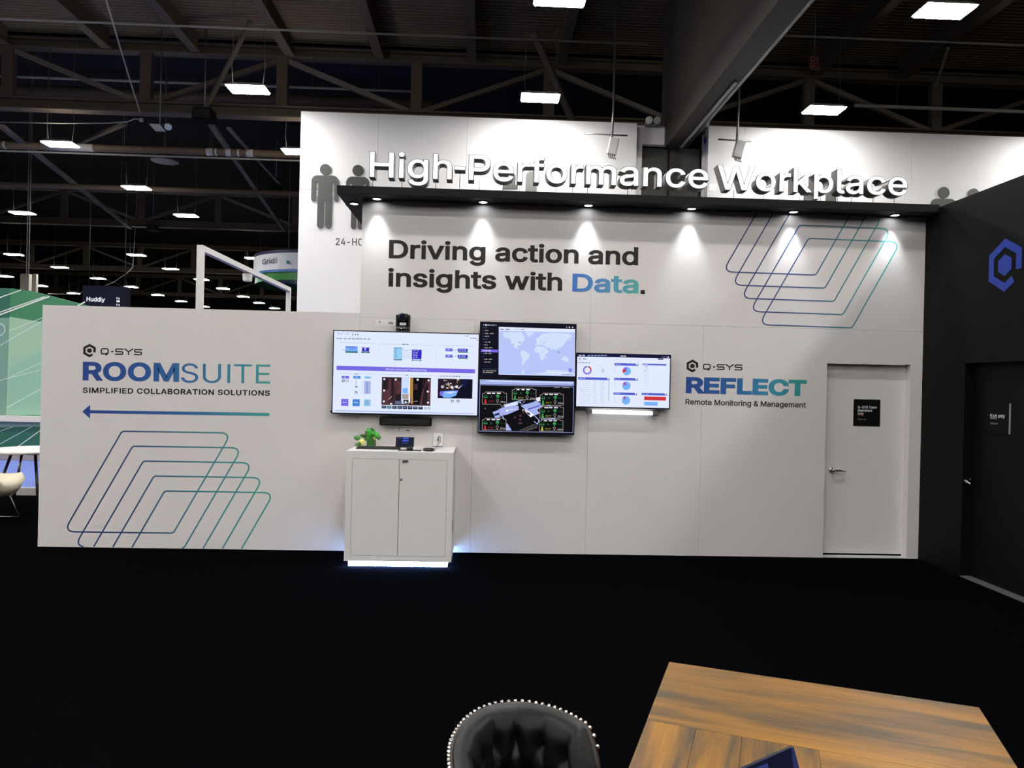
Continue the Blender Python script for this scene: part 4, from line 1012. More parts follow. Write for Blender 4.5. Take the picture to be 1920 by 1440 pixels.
# ------------------------------------------------------------------ the hall behind: rear wall with restroom signs
YR = 14.0; ZD = 13.52; RW = wall_frame(YR)
def xz(px, py, y): p = P(px, py, 1, y); return p.x, p.z
zr_ = 9.56; xa = xz(560,400,YR)[0]; xb = xz(1193,300,YR)[0]; xc_ = xz(1327,300,YR)[0]
rw = MB(); G2 = .012
xs = [xa, xa+2.25, xa+4.85, xa+7.4, xb]
for a, b in zip(xs[:-1], xs[1:]):
    rw.box(a+G2/2, b, YR, YR+.3, 0, 7.28); rw.box(a+G2/2, b, YR, YR+.3, 7.28+G2, zr_)
xs = [xc_, xc_+1.1, xc_+3.4, xc_+6.2, 26]
for a, b in zip(xs[:-1], xs[1:]): rw.box(a+G2/2, b, YR, YR+.3, 0, zr_)
zt2 = xz(1220,236,YR+.35)[1]; zd = xz(1230,272,YR+.35)[1]; xd0 = xz(1203,300,YR+.35)[0]; xd1 = xz(1312,300,YR+.35)[0]; x50 = xz(1252,250,YR+.35)[0]
rw.box(xb-.1, x50, YR+.3, YR+.5, zd, zt2-.02); rw.box(xb-.1, xd0, YR+.3, YR+.5, 0, zd)
rw.box(xz(1318,300,YR+.35)[0], xc_+.1, YR+.3, YR+.5, 0, xz(1322,252,YR+.35)[1])
rw.box(xa, xb, YR+.30, YR+.34, 0, zr_-.05, 1); rw.box(xc_, 26, YR+.30, YR+.34, 0, zr_-.05, 1)
rear = tag(rw.build('wall_rear', [M_REAR, M_DARKGAP]), 'tall white hall wall with restroom signs behind the booth', kind='structure')
ABS[rear.name] = Vector((0,0,0))
M_AIR = mat('grey_partition_cloth', (.075,.070,.065,1), rough=.9, noise=.1, nscale=2)
for k, (pa, pb, lb) in enumerate(((1204,1251,'grey partition panel left of the black post above the canopy'),(1266,1311,'grey partition panel right of the black post above the canopy'))):
    t = thing('partition_panel', lb, 'partition', (xz(pa,300,YR+.55)[0], YR+.55, 0), 'movable partition panels')
    a, b = xz(pa,300,YR+.55)[0], xz(pb,300,YR+.55)[0]
    MB().box(a, b, YR+.55, YR+.65, 0.002, zd-.05).build('panel', M_AIR, t)
    e = MB(); e.box(a-.03, a, YR+.53, YR+.67, .002, zd-.03); e.box(b, b+.03, YR+.53, YR+.67, .002, zd-.03); e.box(a, b, YR+.54, YR+.66, zd-.05, zd-.02); e.build('edge_frame', M_BLACK, t)
a, b = xz(1253.5,300,YR+.6)[0], xz(1263.5,300,YR+.6)[0]
tag(MB().box(a, b, YR+.45, YR+.72, 0, zd+.35).build('partition_post', M_SOFFIT2), 'narrow black post between the two grey partition panels', 'post')

def capsule(mb, x0, x1, z0, z1, y, d=.03, top=True, bot=True, n=10):
    r = (x1-x0)/2; xm = (x0+x1)/2; pts = []
    if bot: pts += [(xm+r*math.cos(math.pi*(1+i/n)), z0+r+r*math.sin(math.pi*(1+i/n))) for i in range(n+1)]
    else: pts += [(x0,z0),(x1,z0)]
    if top: pts += [(xm+r*math.cos(math.pi*i/n), z1-r+r*math.sin(math.pi*i/n)) for i in range(n+1)]
    else: pts += [(x1,z1),(x0,z1)]
    return mb.prism([(x,y,z) for x,z in pts], (0,-d,0))
def pictogram(cx, head, sh, hw, arm, legs, legw, tw, m, label, dress=False):
    """figure sign from photo pixels: head centre y, shoulder y, half width, arm end y, leg end y"""
    px = lambda x, y: xz(x, y, YR-.012)
    hx, hz = px(cx, head); k = px(cx+100, head)[0]-hx; k /= 100
    t = thing('pictogram', label, 'sign', (hx, YR-.012, px(cx, legs)[1]))
    MB().lathe([(10.4*k,.0),(10.4*k,.03)], (hx, YR-.012, hz), (0,-1,0), 36).build('head', m, t)
    b = MB(); zs_ = px(cx, sh)[1]; za = px(cx, arm)[1]; zl = px(cx, legs)[1]; W = hw*k; aw = legw*.68*k; r = 11*k
    body = [(-W,zs_-r)]+[(-W+r-r*math.cos(math.pi/2*i/8), zs_-r+r*math.sin(math.pi/2*i/8)) for i in range(1,9)]
    body += [(-x, z) for x, z in body[::-1]]
    body += [(W, zs_-r-2*k), (-W, zs_-r-2*k)]
    b.prism([(hx+x, YR-.012, z) for x, z in body], (0,-.0300,0))
    for s_ in (-1, 1):
        x0, x1 = sorted((s_*W, s_*(W-aw))); capsule(b, hx+x0, hx+x1, za, zs_-r-1.5*k, YR-.0121, .0298, top=False)
        x0, x1 = sorted((s_*1.6*k, s_*(1.6+legw)*k)); capsule(b, hx+x0, hx+x1, zl, zs_-40*k, YR-.0122, .0296, top=False)
    zh = zs_-47*k
    tr = [(-tw*k,zs_-r-1.5*k),(tw*k,zs_-r-1.5*k),((tw*1.5 if dress else tw)*k,zh),(-(tw*1.5 if dress else tw)*k,zh)]
    b.prism([(hx+x, YR-.0123, z) for x, z in tr], (0,-.0294,0))
    b.build('body', m, t)
pictogram(610.5,318.3,329.5,25.5,378,428.5,12.0,12.8,M_PICTO,'grey man pictogram at the left edge of the white hall wall')
pictogram(671.5,320,332,21.5,388,430,9.5,10,M_PICTO2,'dark grey woman pictogram half hidden by the canopy corner',True)
pictogram(1769,361.5,373,24,420,472,11.5,13,M_PICTO,'grey figure pictogram beside the last sign letter, cut off by the black wall')
pictogram(1825,364.5,376,21,426,474,9.5,11,M_PICTO,'grey pictogram head just showing above the black side wall',True)
f = wall_frame(YR-.002)
mb = MB(); text_into(mb, f, '24-HOUR', (629.3,459.6), (704,461.2), 13.4, .001, .012, spacing=1.05)
tag(mb.build('restroom_lettering', M_PICTO2, fix=False), 'dark grey 24-HOUR lettering under the pictograms on the hall wall', 'lettering')
def raised(name, label, cat, x0, x1, y0, y1, m, arch=True):
    a, z1 = xz(x0, y0, YR-.012); b, z0 = xz(x1, y1, YR-.012)
    tag(capsule(MB(), a, b, z0, z1, YR-.012, .03, arch, False).build(name, m), label, cat)
M_PALE = mat('pale_grey_pictogram', (.13,.13,.12,1), rough=.6)
raised('wall_sign_shape', 'pale grey round-topped sign shape behind the sign letters rf', 'sign', 986,1005,321,372,M_PALE)
t = thing('door_graphic', 'small grey comb-shaped sign behind the sign letter e', 'sign', (xz(957,356,YR)[0], YR-.012, xz(957,356,YR)[1]))
mb = MB(); a, z0 = xz(943,354,YR-.012); b, z1 = xz(971,347,YR-.012); mb.box(a, b, YR-.03, YR-.002, z0, z1)
for i in range(4):
    x = a+.1+(b-a-.2)*i/3; mb.box(x-.03, x+.03, YR-.03, YR-.002, z1, z1+.12+.06*i)
mb.build('comb', M_PICTO, t)
raised('wall_sign_shape', 'grey block sign shape low behind the sign letter k', 'sign', 1507,1524,350,385,M_PICTO,False)
raised('wall_sign_shape', 'grey block sign shape low behind the sign letter l', 'sign', 1548,1567,350,388,M_PICTO,False)
a, z1 = xz(1331,346,YR-.002); b, z0 = xz(1341,357,YR-.002)
tag(MB().box(a, b, YR-.03, YR-.001, z0, z1).build('emissive_square', mat('emissive_white', (1,1,1,1), emit=1.6)), 'tiny glowing white square between the two sign words', 'panel')  # white square drawn with its own emission
tag(MB().box(xz(1319,260,YR+.3)[0], xz(1326,260,YR+.3)[0]+.03, YR+.22, YR+.27, xz(1322,270,YR+.3)[1], xz(1322,259,YR+.3)[1]).build('blue_cloth', mat('blue_cloth', srgb(30,70,200), rough=.8), bevel=.04), 'small blue cloth tied at the top edge of the hall wall', 'cloth')

# antennas hung before the rear wall
def antenna(px, py, top, rod, tilt, label, y=YR-1.0):
    x, z = xz(px, py, y); k = xz(px+10, py, y)[0]-x; k /= 10
    t = thing('wireless_antenna', label, 'antenna', (x, y, z))
    w_, h_ = 9*k, 16*k
    mb = MB(); ax = Vector((math.sin(tilt), 0, math.cos(tilt))); bx = Vector((math.cos(tilt), 0, -math.sin(tilt))); c = Vector((x, y, z))
    mb.prism([c-bx*w_-ax*h_, c+bx*w_-ax*h_, c+bx*w_+ax*h_, c-bx*w_+ax*h_], (0, .16, 0)); mb.build('radome', mat('pale_grey_plastic', (.50,.49,.48,1), rough=.5), t, bevel=.03)
    lw = MB()
    for i in range(4): q = c-ax*h_+bx*(w_*(i-1.5)*.4); lw.tube([q, q-Vector((0,0,.08)), q+Vector((.04,0,-.13))], .012, 6)
    lw.build('connector', M_BLACK, t)
    pz = xz(px, top, y)[1]
    MB().tube([(x-.02, y+.24, z-h_*.9), (x+.02, y+.24, pz), (x+.03, y+.24, ZD-.001)], .035, 8).build('pole', M_STEEL, t)
    a, za = xz(rod[0], rod[2], y); b, zb = xz(rod[1], rod[2]+1, y)
    MB().tube([(a, y+.255, za), (b, y+.255, za-.02)], .022, 6).build('cross_rod', M_STEEL, t)
    br = MB().bar((x, y+.16, z+h_*.4), (x, y+.27, z+h_*.4), .06, .08).bar((x, y+.16, z-h_*.4), (x, y+.27, z-h_*.4), .06, .08); br.build('clamp', M_STEEL, t)
antenna(1150,273,196,(1098,1180,244.5),math.radians(10),'pale box antenna hung from a pole left of the partition panels')
antenna(1387,279,196,(1352,1414,256),math.radians(14),'pale box antenna hung from a pole above the sign letter W')
def emergency(px, py, label):
    x, z = xz(px, py, YR+.2); t = thing('emergency_light', label, 'light', (x, YR+.2, z))
    MB().box(x-.22, x+.22, YR+.12, YR+.28, z-.16, z-.04).build('case', mat('grey_case', (.2,.2,.2,1)), t, bevel=.02)
    for s_ in (-1, 1): MB().lathe([(.05,0),(.10,.05),(.11,.13),(.10,.14)], (x+s_*.1, YR+.18, z), (s_*.2,-1,-.2), 16).build('lamp_head', mat('white_lamp_head', (.75,.75,.72,1)), t)
    MB().box(x-.02, x+.02, YR+.18, YR+.22, z-.06, z+.02).build('neck', M_STEEL, t)
emergency(1223,227,'small twin emergency light on the hall wall left of the bulkhead')
emergency(1314,231,'small twin emergency light on the hall wall right of the bulkhead')

# ------------------------------------------------------------------ bulkhead with partition track
x0, zb0 = xz(1252,270,YR-.1); bx0, bx1 = x0, x0+.62; zb0 += .0
bk = tag(MB().box(bx0+.10, bx1, -9, YR+1.2, zb0+.85, 15).build('bulkhead', M_SOFFIT), 'deep brown bulkhead running from overhead to the hall wall', kind='structure')
ABS[bk.name] = Vector((0,0,0))
MB().box(bx0, bx1-.06, -9, YR+.3, zb0, zb0+.85).build('lower_band', M_SOFFIT2, bk)
tr = MB(); tr.box(bx1-.05, bx1+.03, -9, YR+.2, zb0+.0, zb0+.14); tr.build('track_channel', M_BLACK, bk)
tr = MB(); tr.box(bx1+.031, bx1+.06, -9, YR+.2, zb0+.02, zb0+.06); tr.build('track_rail', M_SOFFIT2, bk)
tag(MB().box(bx1-.20, bx1-.13, 9.3, YR+.1, zb0-.05, zb0-.003).build('trim_3', mat('pale_metal_trim', (.42,.40,.38,1), rough=.5)), kind='structure')

# ------------------------------------------------------------------ roof: deck, trusses, braces, pipes
ZB, ZT_ = 10.8, 13.25
dk = bpy.data.materials.new('brown_roof_deck'); dk.use_nodes = True; nt = dk.node_tree; b = nt.nodes['Principled BSDF']
b.inputs['Roughness'].default_value = .8
wv = nt.nodes.new('ShaderNodeTexWave'); wv.bands_direction = 'Y'; wv.inputs['Scale'].default_value = 1.6; tcn = nt.nodes.new('ShaderNodeTexCoord')
cr = nt.nodes.new('ShaderNodeValToRGB'); cr.color_ramp.elements[0].color = (.11,.075,.040,1); cr.color_ramp.elements[1].color = (.19,.135,.075,1)
bp = nt.nodes.new('ShaderNodeBump'); bp.inputs['Distance'].default_value = .04
nt.links.new(tcn.outputs['Object'], wv.inputs['Vector']); nt.links.new(wv.outputs['Fac'], cr.inputs[0]); nt.links.new(cr.outputs[0], b.inputs['Base Color']); nt.links.new(wv.outputs['Fac'], bp.inputs['Height']); nt.links.new(bp.outputs[0], b.inputs['Normal'])
tag(MB().box(-70, 40, -32, 18.6, ZD, ZD+.3).build('ceiling', dk), kind='structure')
tag(MB().box(-70, 40, 18.6, 96, 17.0, 17.3).box(-70, 40, 18.4, 18.6, ZD, 17.3).build('ceiling_far', mat('dark_blue_roof', (.010,.013,.022,1), rough=.9)), kind='structure')
tag(MB().box(-70, 40, 95, 96, 0, 17.2).build('wall_far', mat('dark_hall_wall', (.02,.018,.016,1), rough=.9)), kind='structure')
M_HW = mat('dark_hall_wall', (.02,.018,.016,1), rough=.9)
tag(MB().box(-71, -70, -32, 96, 0, 17.2).build('wall_hall_left', M_HW), kind='structure')
tag(MB().box(40, 41, -32, 96, 0, 17.2).build('wall_hall_right', M_HW), kind='structure')
tag(MB().box(-71, 41, -33, -32, 0, 17.2).build('wall_hall_front', M_HW), kind='structure')
def truss(y, label, x0=-66.0, x1=34.0, bay=4.66):
    t = thing('roof_truss', label, 'truss', (0, y, ZB), 'steel roof trusses')
    MB().box(x0, x1, y-.22, y+.22, ZB, ZB+.06).box(x0, x1, y-.03, y+.03, ZB+.06, ZB+.34).box(x0, x1, y-.22, y+.22, ZB+.34, ZB+.40).build('bottom_chord', M_TRUSS, t)
    MB().box(x0, x1, y-.20, y+.20, ZT_-.06, ZT_).box(x0, x1, y-.03, y+.03, ZT_-.30, ZT_-.06).box(x0, x1, y-.20, y+.20, ZT_-.36, ZT_-.30).build('top_chord', M_TRUSS, t)
    n = int((x1-x0)/bay); off = -16.6
    ks = [k for k in range(-11, 11) if x0+.3 < off+k*bay < x1-.3]
    for k in ks:
        x = off+k*bay; MB().box(x-.19, x+.19, y-.12, y+.12, ZB+.40, ZT_-.36).build('post', M_TRUSS, t)
        if k % 2 == 0: MB().bar((x+.1, y+.02, ZT_-.40), (x+bay-.25, y+.02, ZB+.42), .16, .16).build('web_brace', M_BRACE, t)
        else: MB().bar((x+.2, y+.02, ZB+.42), (x+bay-.1, y+.02, ZT_-.40), .16, .16).build('web_brace', M_TRUSS, t)
    return t
truss(18.3, 'nearest roof truss, crossing above the pictograms behind the closest lamps')
truss(38.3, 'second roof truss, beyond the white-banded pipe')
truss(58.3, 'third roof truss, low above the white portal frame')
truss(78.3, 'farthest roof truss, just above the distant lamps')
JL = ['at the left edge', 'second', 'third', 'fourth', 'fifth']
def joist(x, label, y0=-13.5, y1=18.05): tag(MB().box(x-.08, x+.08, y0, y1, ZT_-.28, ZD-.001).box(x-.16, x+.16, y0, y1, ZT_-.34, ZT_-.28).build('roof_joist', M_TRUSS), label, 'beam', 'roof joists under the brown deck')
jx = [-16.6, -13.2, -10.2, -7.0, -3.9, -.7, 2.4, 8.4, 11.5, 14.6]
jl = ['brown roof joist under the deck, crossing at the left edge of the picture', 'second brown roof joist from the left under the deck', 'third brown roof joist from the left, right of the slanted bright wire',
      'brown roof joist above the lamp left of the hall wall', 'brown roof joist over the pictogram end of the hall wall', 'brown roof joist over the sign word High', 'brown roof joist over the middle of the long sign word',
      'brown roof joist just right of the bulkhead', 'brown roof joist right of the bulkhead, left of the big lamp', 'brown roof joist at the top right of the picture']
for x, l_ in zip(jx, jl): joist(x, l_)

def pipe(name, label, y, z, r, x0, x1, m, cat='pipe', bands=()):
    t = thing(name, label, cat, (x0, y, z))
    MB().tube([(x0,y,z),((x0+x1)/2,y,z),(x1,y,z)], r, 14).build('pipe', m, t)
    for a, b in bands: MB().tube([(a,y,z),(b,y,z)], r+.006, 14).build('band', mat('white_pipe_band', (.62,.56,.50,1), rough=.6), t)
    hg = MB(); x = x0+1.5
    while x < x1: hg.tube([(x,y,z),(x,y,ZT_ if y < 20 else min(17, z+4))], .009, 5); x += 6
    hg.build('hanger_rod', M_TRUSS, t)
    return t
yy = 20.6; zz = P(280,281,1,yy).z; bx = lambda px: P(px,281,1,yy).x
pipe('roof_pipe', 'brown roof pipe with white bands crossing at the left', yy, zz, .135, -60, -4.6, M_PIPE, bands=[(bx(a), bx(b)) for a, b in ((7,12),(86,176),(388,400),(404,408),(424,434),(446,450),(463,476))])
pipe('roof_conduit', 'thin pale conduit just beneath the white-banded pipe', yy-.25, P(280,292,1,yy-.25).z, .035, -60, -4.6, M_CONDUIT, 'conduit')
yy = 26.0; pipe('roof_pipe', 'plain brown roof pipe crossing below the white-banded one', yy, P(280,354.5,1,yy).z, .12, -60, -4, M_PIPE)
yy = 16.0; pipe('roof_conduit', 'long pale conduit crossing the whole top of the picture', yy, P(300,47,1,yy).z, .035, -60, bx0-.2, M_CONDUIT, 'conduit')
pipe('roof_conduit', 'pale conduit crossing the top right beyond the bulkhead', 15.0, P(1600,72,1,15.0).z, .03, bx1+.1, 34, M_CONDUIT, 'conduit')
yy = 22.0; pipe('roof_conduit', 'pale conduit seen through the nearest truss at the left', yy, P(300,154,1,yy).z, .05, -60, -3, M_CONDUIT, 'conduit')
yy = 30.0; pipe('air_duct', 'long dull air duct seen through the nearest truss', yy, P(300,178,1,yy).z, .26, -50, -3, M_PIPE, 'duct')
yy = 13.0; pipe('roof_conduit', 'faint conduit low at the right, above the hall wall', 17.2, P(1800,205,1,17.2).z, .06, 12.5, 34, M_CONDUIT, 'conduit')
def brace(a, b, label, w_=.20, m=M_BRACE): tag(MB().bar(a, b, w_, w_*.6).build('roof_brace', m), label, 'brace')
A = lambda px, py, y: P(px, py, 1, y)
brace(A(395,232,18.6), A(533,432,38.2), 'long slanting roof brace running down to the hall wall edge')
brace(A(2,236,18.6), A(245,428,38.2), 'long slanting roof brace from the left edge past the nearest left lamps')
brace(A(428,240,18.6), A(525,345,30.0), 'thin slanting brace between the lamp and the hall wall edge', .12)
brace(A(235,232,18.6), A(150,268,24), 'short brace rising right above the banded pipe', .16, M_TRUSS)
brace(A(470,40,16.5), A(385,205,18.2) , 'dark brace crossing over the pictogram-side lamp', .14, M_TRUSS)
brace(A(1000,60,16), A(1075,230,18.2), 'faint brace above the lamp over the long sign word', .22, M_TRUSS)
brace(A(1778,90,15.2), A(1755,160,18), 'short pale brace below the big lamp at top right', .07, M_CONDUIT)
tag(MB().tube([A(197,-6,10), A(230,105,14), A(262,209,18.0)], .022, 6).build('roof_wire', M_CONDUIT), 'slanted bright wire hanging down to the nearest truss', 'wire')
tag(MB().tube([A(0,229,17.9), A(120,231,17.9), A(200,231,17.9), A(240,228,17.9), A(252,223,17.8), A(262,224,17.8)], .020, 6).ball(A(265,225,17.8), .075, 6).build('sagging_wire', M_CONDUIT), 'pale sagging wire along the lower edge of the nearest truss', 'wire')
tag(MB().tube([A(90,551,44), A(140,552,44), A(180,543,44), A(215,528,44), A(238,512,44), A(249,501,44), (A(249,501,44).x+.3, 44, 16.999)], .02, 6).build('drooping_cable', mat('pale_cable', (.5,.48,.44,1))), 'pale drooping cable beside the dark blue hanging sign', 'cable')
t = thing('air_diffuser', 'round ring-shaped air diffuser hanging under the banded pipe', 'vent', P(309,303,2,10.2))
c_ = P(309,303,2,10.2); c_.z = 10.2
MB().lathe([(.50,0),(.42,.06),(.30,.10),(.32,.14),(.52,.03)], c_, n=36).build('ring', M_BRACE, t); MB().lathe([(.26,.02),(.14,.06),(.10,.5)], c_, n=30).build('cone', M_TRUSS, t); MB().tube([(c_.x,c_.y,c_.z+.08),(c_.x,c_.y,16.999)], .03, 6).build('drop_duct', M_TRUSS, t)
def speaker(px, py, y, s_, label):
    c = A(px, py, y); t = thing('hanging_speaker', label, 'speaker', c)
    MB().prism([(c.x-s_,y,c.z-s_*.6),(c.x+s_*1.1,y,c.z-s_*.6),(c.x+s_*.85,y,c.z+s_*.6),(c.x-s_*.9,y,c.z+s_*.6)], (0,.5,0)).build('enclosure', M_BLACKM, t, bevel=.02)
    MB().box(c.x-s_*.8, c.x+s_*.8, y-.012, y-.001, c.z-s_*.45, c.z+s_*.45).build('grille', M_BLACK, t)
    MB().tube([(c.x,y+.25,c.z+s_*.55),(c.x,y+.25,ZD-.001 if y < 18.4 else 16.999)], .02, 6).build('bracket', M_STEEL, t)
speaker(378,212,17.4,.34,'black speaker under the brace left of the pictogram-side lamp'); speaker(515,349,32,.27,'black speaker on the plain pipe beside the hall wall edge'); speaker(283,426,37.6,.28,'small black speaker on the second truss')
c_ = A(293,238,17.7); t = thing('floodlight', 'white floodlight head under the nearest truss', 'light', c_)
MB().prism([c_+Vector((-.25,0,.10)), c_+Vector((.10,0,.10)), c_+Vector((.28,0,-.12)), c_+Vector((-.05,0,-.12))], (0,.1,0)).build('panel', mat('white_lamp_panel', (.6,.6,.58,1)), t)
MB().lathe([(.06,0),(.12,.06),(.12,.1)], c_+Vector((.40,0,.06)), (.2,-.6,-.7), 16).build('lamp_head', mat('white_lamp_head', (.75,.75,.72,1)), t); MB().tube([c_+Vector((.1,.05,.08)), c_+Vector((.40,.05,.16)), c_+Vector((.40,.02,.06))], .02, 6).build('arm', M_STEEL, t); MB().tube([c_+Vector((.1,.05,.08)), (c_.x+.1, c_.y+.05, ZD-.001)], .02, 6).build('drop_rod', M_STEEL, t)

# ------------------------------------------------------------------ high-bay lamps
ZL = 9.6
M_FILL = mat('ceiling_fill_glow', (1, .97, .9, 1), emit=30)  # fill glow added above the lamps to brighten the roof
LX, LY = .50, .27
M_FILL2 = mat('ceiling_fill_glow_dim', (1, .97, .9, 1), emit=10)
def make_lamp(up, glow=True):
    lp = thing('high_bay_lamp', 'x', 'lamp', (0, 0, ZL), 'bright rectangular high-bay lamps')
    MB().add([(-LX-.03,-LY-.03,ZL),(LX+.03,-LY-.03,ZL),(LX+.03,LY+.03,ZL),(-LX-.03,LY+.03,ZL),(-LX+.08,-LY+.05,ZL+.09),(LX-.08,-LY+.05,ZL+.09),(LX-.08,LY-.05,ZL+.09),(-LX+.08,LY-.05,ZL+.09)],
         [(0,3,2,1),(4,5,6,7),(0,1,5,4),(1,2,6,5),(2,3,7,6),(3,0,4,7)]).build('housing', M_HOUS, lp)
    MB().box(-LX, LX, -LY, LY, ZL-.035, ZL-.0005).build('diffuser', M_LAMP, lp)
    if glow: MB().box(-LX+.16, LX-.16, -LY+.12, LY-.12, ZL+.0905, ZL+.10).build('added_glow_strip', M_FILL if up < 15 else M_FILL2, lp)  # added emitter on the housing top, lifts the dark ceiling
    for s_ in (-1, 1): MB().tube([(s_*(LX-.10),0,ZL+.09),(s_*(LX-.05),0,ZL+.6),(s_*(LX-.08),0,ZL+1.25),(s_*(LX-.07),0,up)], .007, 5).build('hanging_wire', mat('dark_wire', (.10,.09,.08,1), rough=.6), lp)
    return lp
lpA, lpB, lpC = make_lamp(ZD-.001), make_lamp(16.999), make_lamp(ZD-.001, False); used = set()
lamps = [((465,167),'lamp nearest the pictogram end of the hall wall'),((1013,183),'lamp above the middle of the long sign word'),((1545,206),'lamp above the sign word Workplace'),
 ((1771,20),'largest lamp, at the top right of the picture'),((1050,-3),'lamp cut off by the top edge of the picture'),((113,270),'lamp just above the white bands of the roof pipe at the left'),
 ((559,284),'lamp half hidden behind the left edge of the hall wall'),((256,352),'lamp on the plain pipe, below the round diffuser'),((42,399),'lamp beside the twin rigging cables'),
 ((349,404),'lamp below the round diffuser, just above the second truss'),((26,477),'lamp at the left edge, under the second truss'),((112,501),'lamp right of the pale hall columns, upper one'),
 ((256,478),'lamp above the drooping pale cable'),((320,504),'lamp left of the white portal frame, upper one'),((10,518),'lamp at the left edge just above the green panel wall'),((184,522),'lamp just above the dark blue hanging sign'),
 ((76,536),'lamp between the green wall top and the pale hall columns'),((246,538),'lamp right of the dark blue sign, upper one'),((138,550),'lamp left of the dark blue sign'),((296,553),'lamp between the dark blue sign and the portal frame'),
 ((340,565),'lamp low beside the left post of the portal frame'),((378,524),'lamp crossed by the left post of the portal frame'),((418,541),'lamp inside the portal frame, highest'),((456,556),'lamp inside the portal frame, second down'),
 ((486,568),'lamp inside the portal frame, third down'),((476,484),'lamp half hidden behind the white curved banner'),((515,578),'lamp inside the portal frame, lowest by its right post'),((383,575),'lamp low behind the left post of the portal frame')]
for (px, py), lb in lamps:
    p_ = P(px, py, 2, ZL); far = p_.y > 18.5
    src = lpB if far else lpA if p_.x < -3 else lpC
    if src.name in used: dup(src, p_, 'lit high-bay '+lb)
    else: src.location = p_; src['label'] = 'lit high-bay '+lb; used.add(src.name)
for j in range(-1, 6):
    for k in range(-3, 3):
        y = 1.4-5.6*j
        if j == -1 and k in (0,1): continue
        if j == -1: continue
        dup(lpA if k < 0 else lpC, (1.35+7.97*k, y, ZL), 'lit high-bay lamp over the aisle in front of the booth, outside the picture')
for x_, y_ in ((-6.62,7.1),(-14.6,7.1),(17.3,7.1),(17.3,12.5)): dup(lpA if x_ < 0 else lpC, (x_, y_, ZL), 'lit high-bay lamp over the aisles, outside the picture')
def lamp_tag(px, py, y, label, chars):
    c = A(px, py, y); t = thing('cable_tag', label, 'tag', c); k = .16
    MB().box(c.x-k, c.x+k, y-.01, y+.01, c.z-k*1.2, c.z+k*1.2).build('plate', M_BLACK, t)
    MB().tube([(c.x,y,c.z+k*1.19),(c.x,y,ZD-.001 if y < 18.4 else 16.999)], .008, 5).build('wire', M_STEEL, t)
    fr_ = wall_frame(y-.011); mb = MB()
    for i, line in enumerate(chars): text_into(mb, fr_, line, (c.x-k*.75, c.z+k*.15-i*k*1.05), (c.x+k*.75, c.z+k*.15-i*k*1.05), k*.85, .001, .01, uvs=True)
    mb.build('print', mat('red_tag_print', (.5,.06,.06,1)), t, fix=False)
lamp_tag(232.5,295,23.3,'dark tag with red print on a lamp wire under the banded pipe',['G2'])
lamp_tag(1527,117,12.40,'dark tag with red print on the wire of the lamp over Workplace',['C4','S12'])

# ------------------------------------------------------------------ neighbouring booths at the left
YG = 8.3; GF = wall_frame(YG); g = lambda px, py, o=0: GF.pt(*GF.uv(px, py), o)
M_G1 = mat('mid_green_print', srgb(62,132,90), rough=.6); M_G2 = mat('pale_green_print', srgb(164,200,168), rough=.6); M_G3 = mat('deep_green_print', srgb(44,104,86), rough=.6); M_G4 = mat('dull_green_print', srgb(120,160,140), rough=.6)
M_G5 = mat('pale_sage_print', srgb(146,178,158), rough=.6); M_GW = mat('white_print_line', srgb(225,235,225), rough=.6); M_WBAND = mat('white_ledge', srgb(225,220,214), rough=.5); M_G6 = mat('sea_green_print', srgb(150,196,168), rough=.6)
t = thing('panel_wall', 'tall green printed panel wall of the neighbouring booth at the left', 'wall panel', g(0,850))
base_pts = [g(-70,540), g(20,540.5), g(60,546), g(175,576), g(230,590), g(230,836), g(-70,836)]
zb_ = .17
base_pts[-2].z = zb_; base_pts[-1].z = zb_
MB().prism(base_pts, (0,.12,0)).build('panel', M_G1, t)
pic = MB()
for k_, (pts, mi) in enumerate([([(-70,596),(0,597),(19,594),(76,603.5),(230,625),(230,778),(-70,778)],0), ([(76,660),(230,640),(230,778),(14,778),(19,690)],1), ([(-70,540),(20,540.5),(18,596),(-70,597)],2), ([(-70,597),(18,596),(12,778),(-70,778)],3),
        ([(-70,788),(230,789),(230,798),(0,801),(-70,801)],4), ([(-70,801),(0,801),(230,797),(230,880),(-70,880)],2)]):
    P3 = [g(*q_, .002+.001*k_) for q_ in pts]
    for v in P3: v.z = max(v.z, zb_)
    pic.flat(P3, mi)
pic.build('colour_print', [M_G2, M_G6, M_G3, M_G4, M_G5], t, fix=False)
ln = MB()
for a, b, w_ in (((-10,594),(93,556),.030),((-10,589),(85,556),.020),((0,558),(40,544),.02),((19,620),(80,596),.012),((-10,654),(90,596),.012),((17,708),(90,674),.012),((-10,716),(90,690),.012),((14,764),(90,722),.016),((33,838),(90,797),.018),((-10,838),(60,800),.012),((-10,812),(25,800),.012),((140,577),(160,566),.03)):
    u0, v0 = GF.uv(*a); u1, v1 = GF.uv(*b); stroke(ln, GF, [(u0,v0),(u1,v1)], w_, .010)
u, v = GF.uv(-2,618); ln.tube([GF.pt(u+.13*math.cos(q_/12*math.pi), v+.13*math.sin(q_/12*math.pi), .010) for q_ in range(24)], .008, 5, closed=True)
ln.build('line_print', M_GW, t, fix=False)
z0 = g(0,789).z; z1 = g(0,778.5).z; xg0 = g(-70,780).x; xg1 = g(230,780).x
MB().box(xg0, xg1, YG-.18, YG-.012, z0, z1).build('ledge', M_WBAND, t)
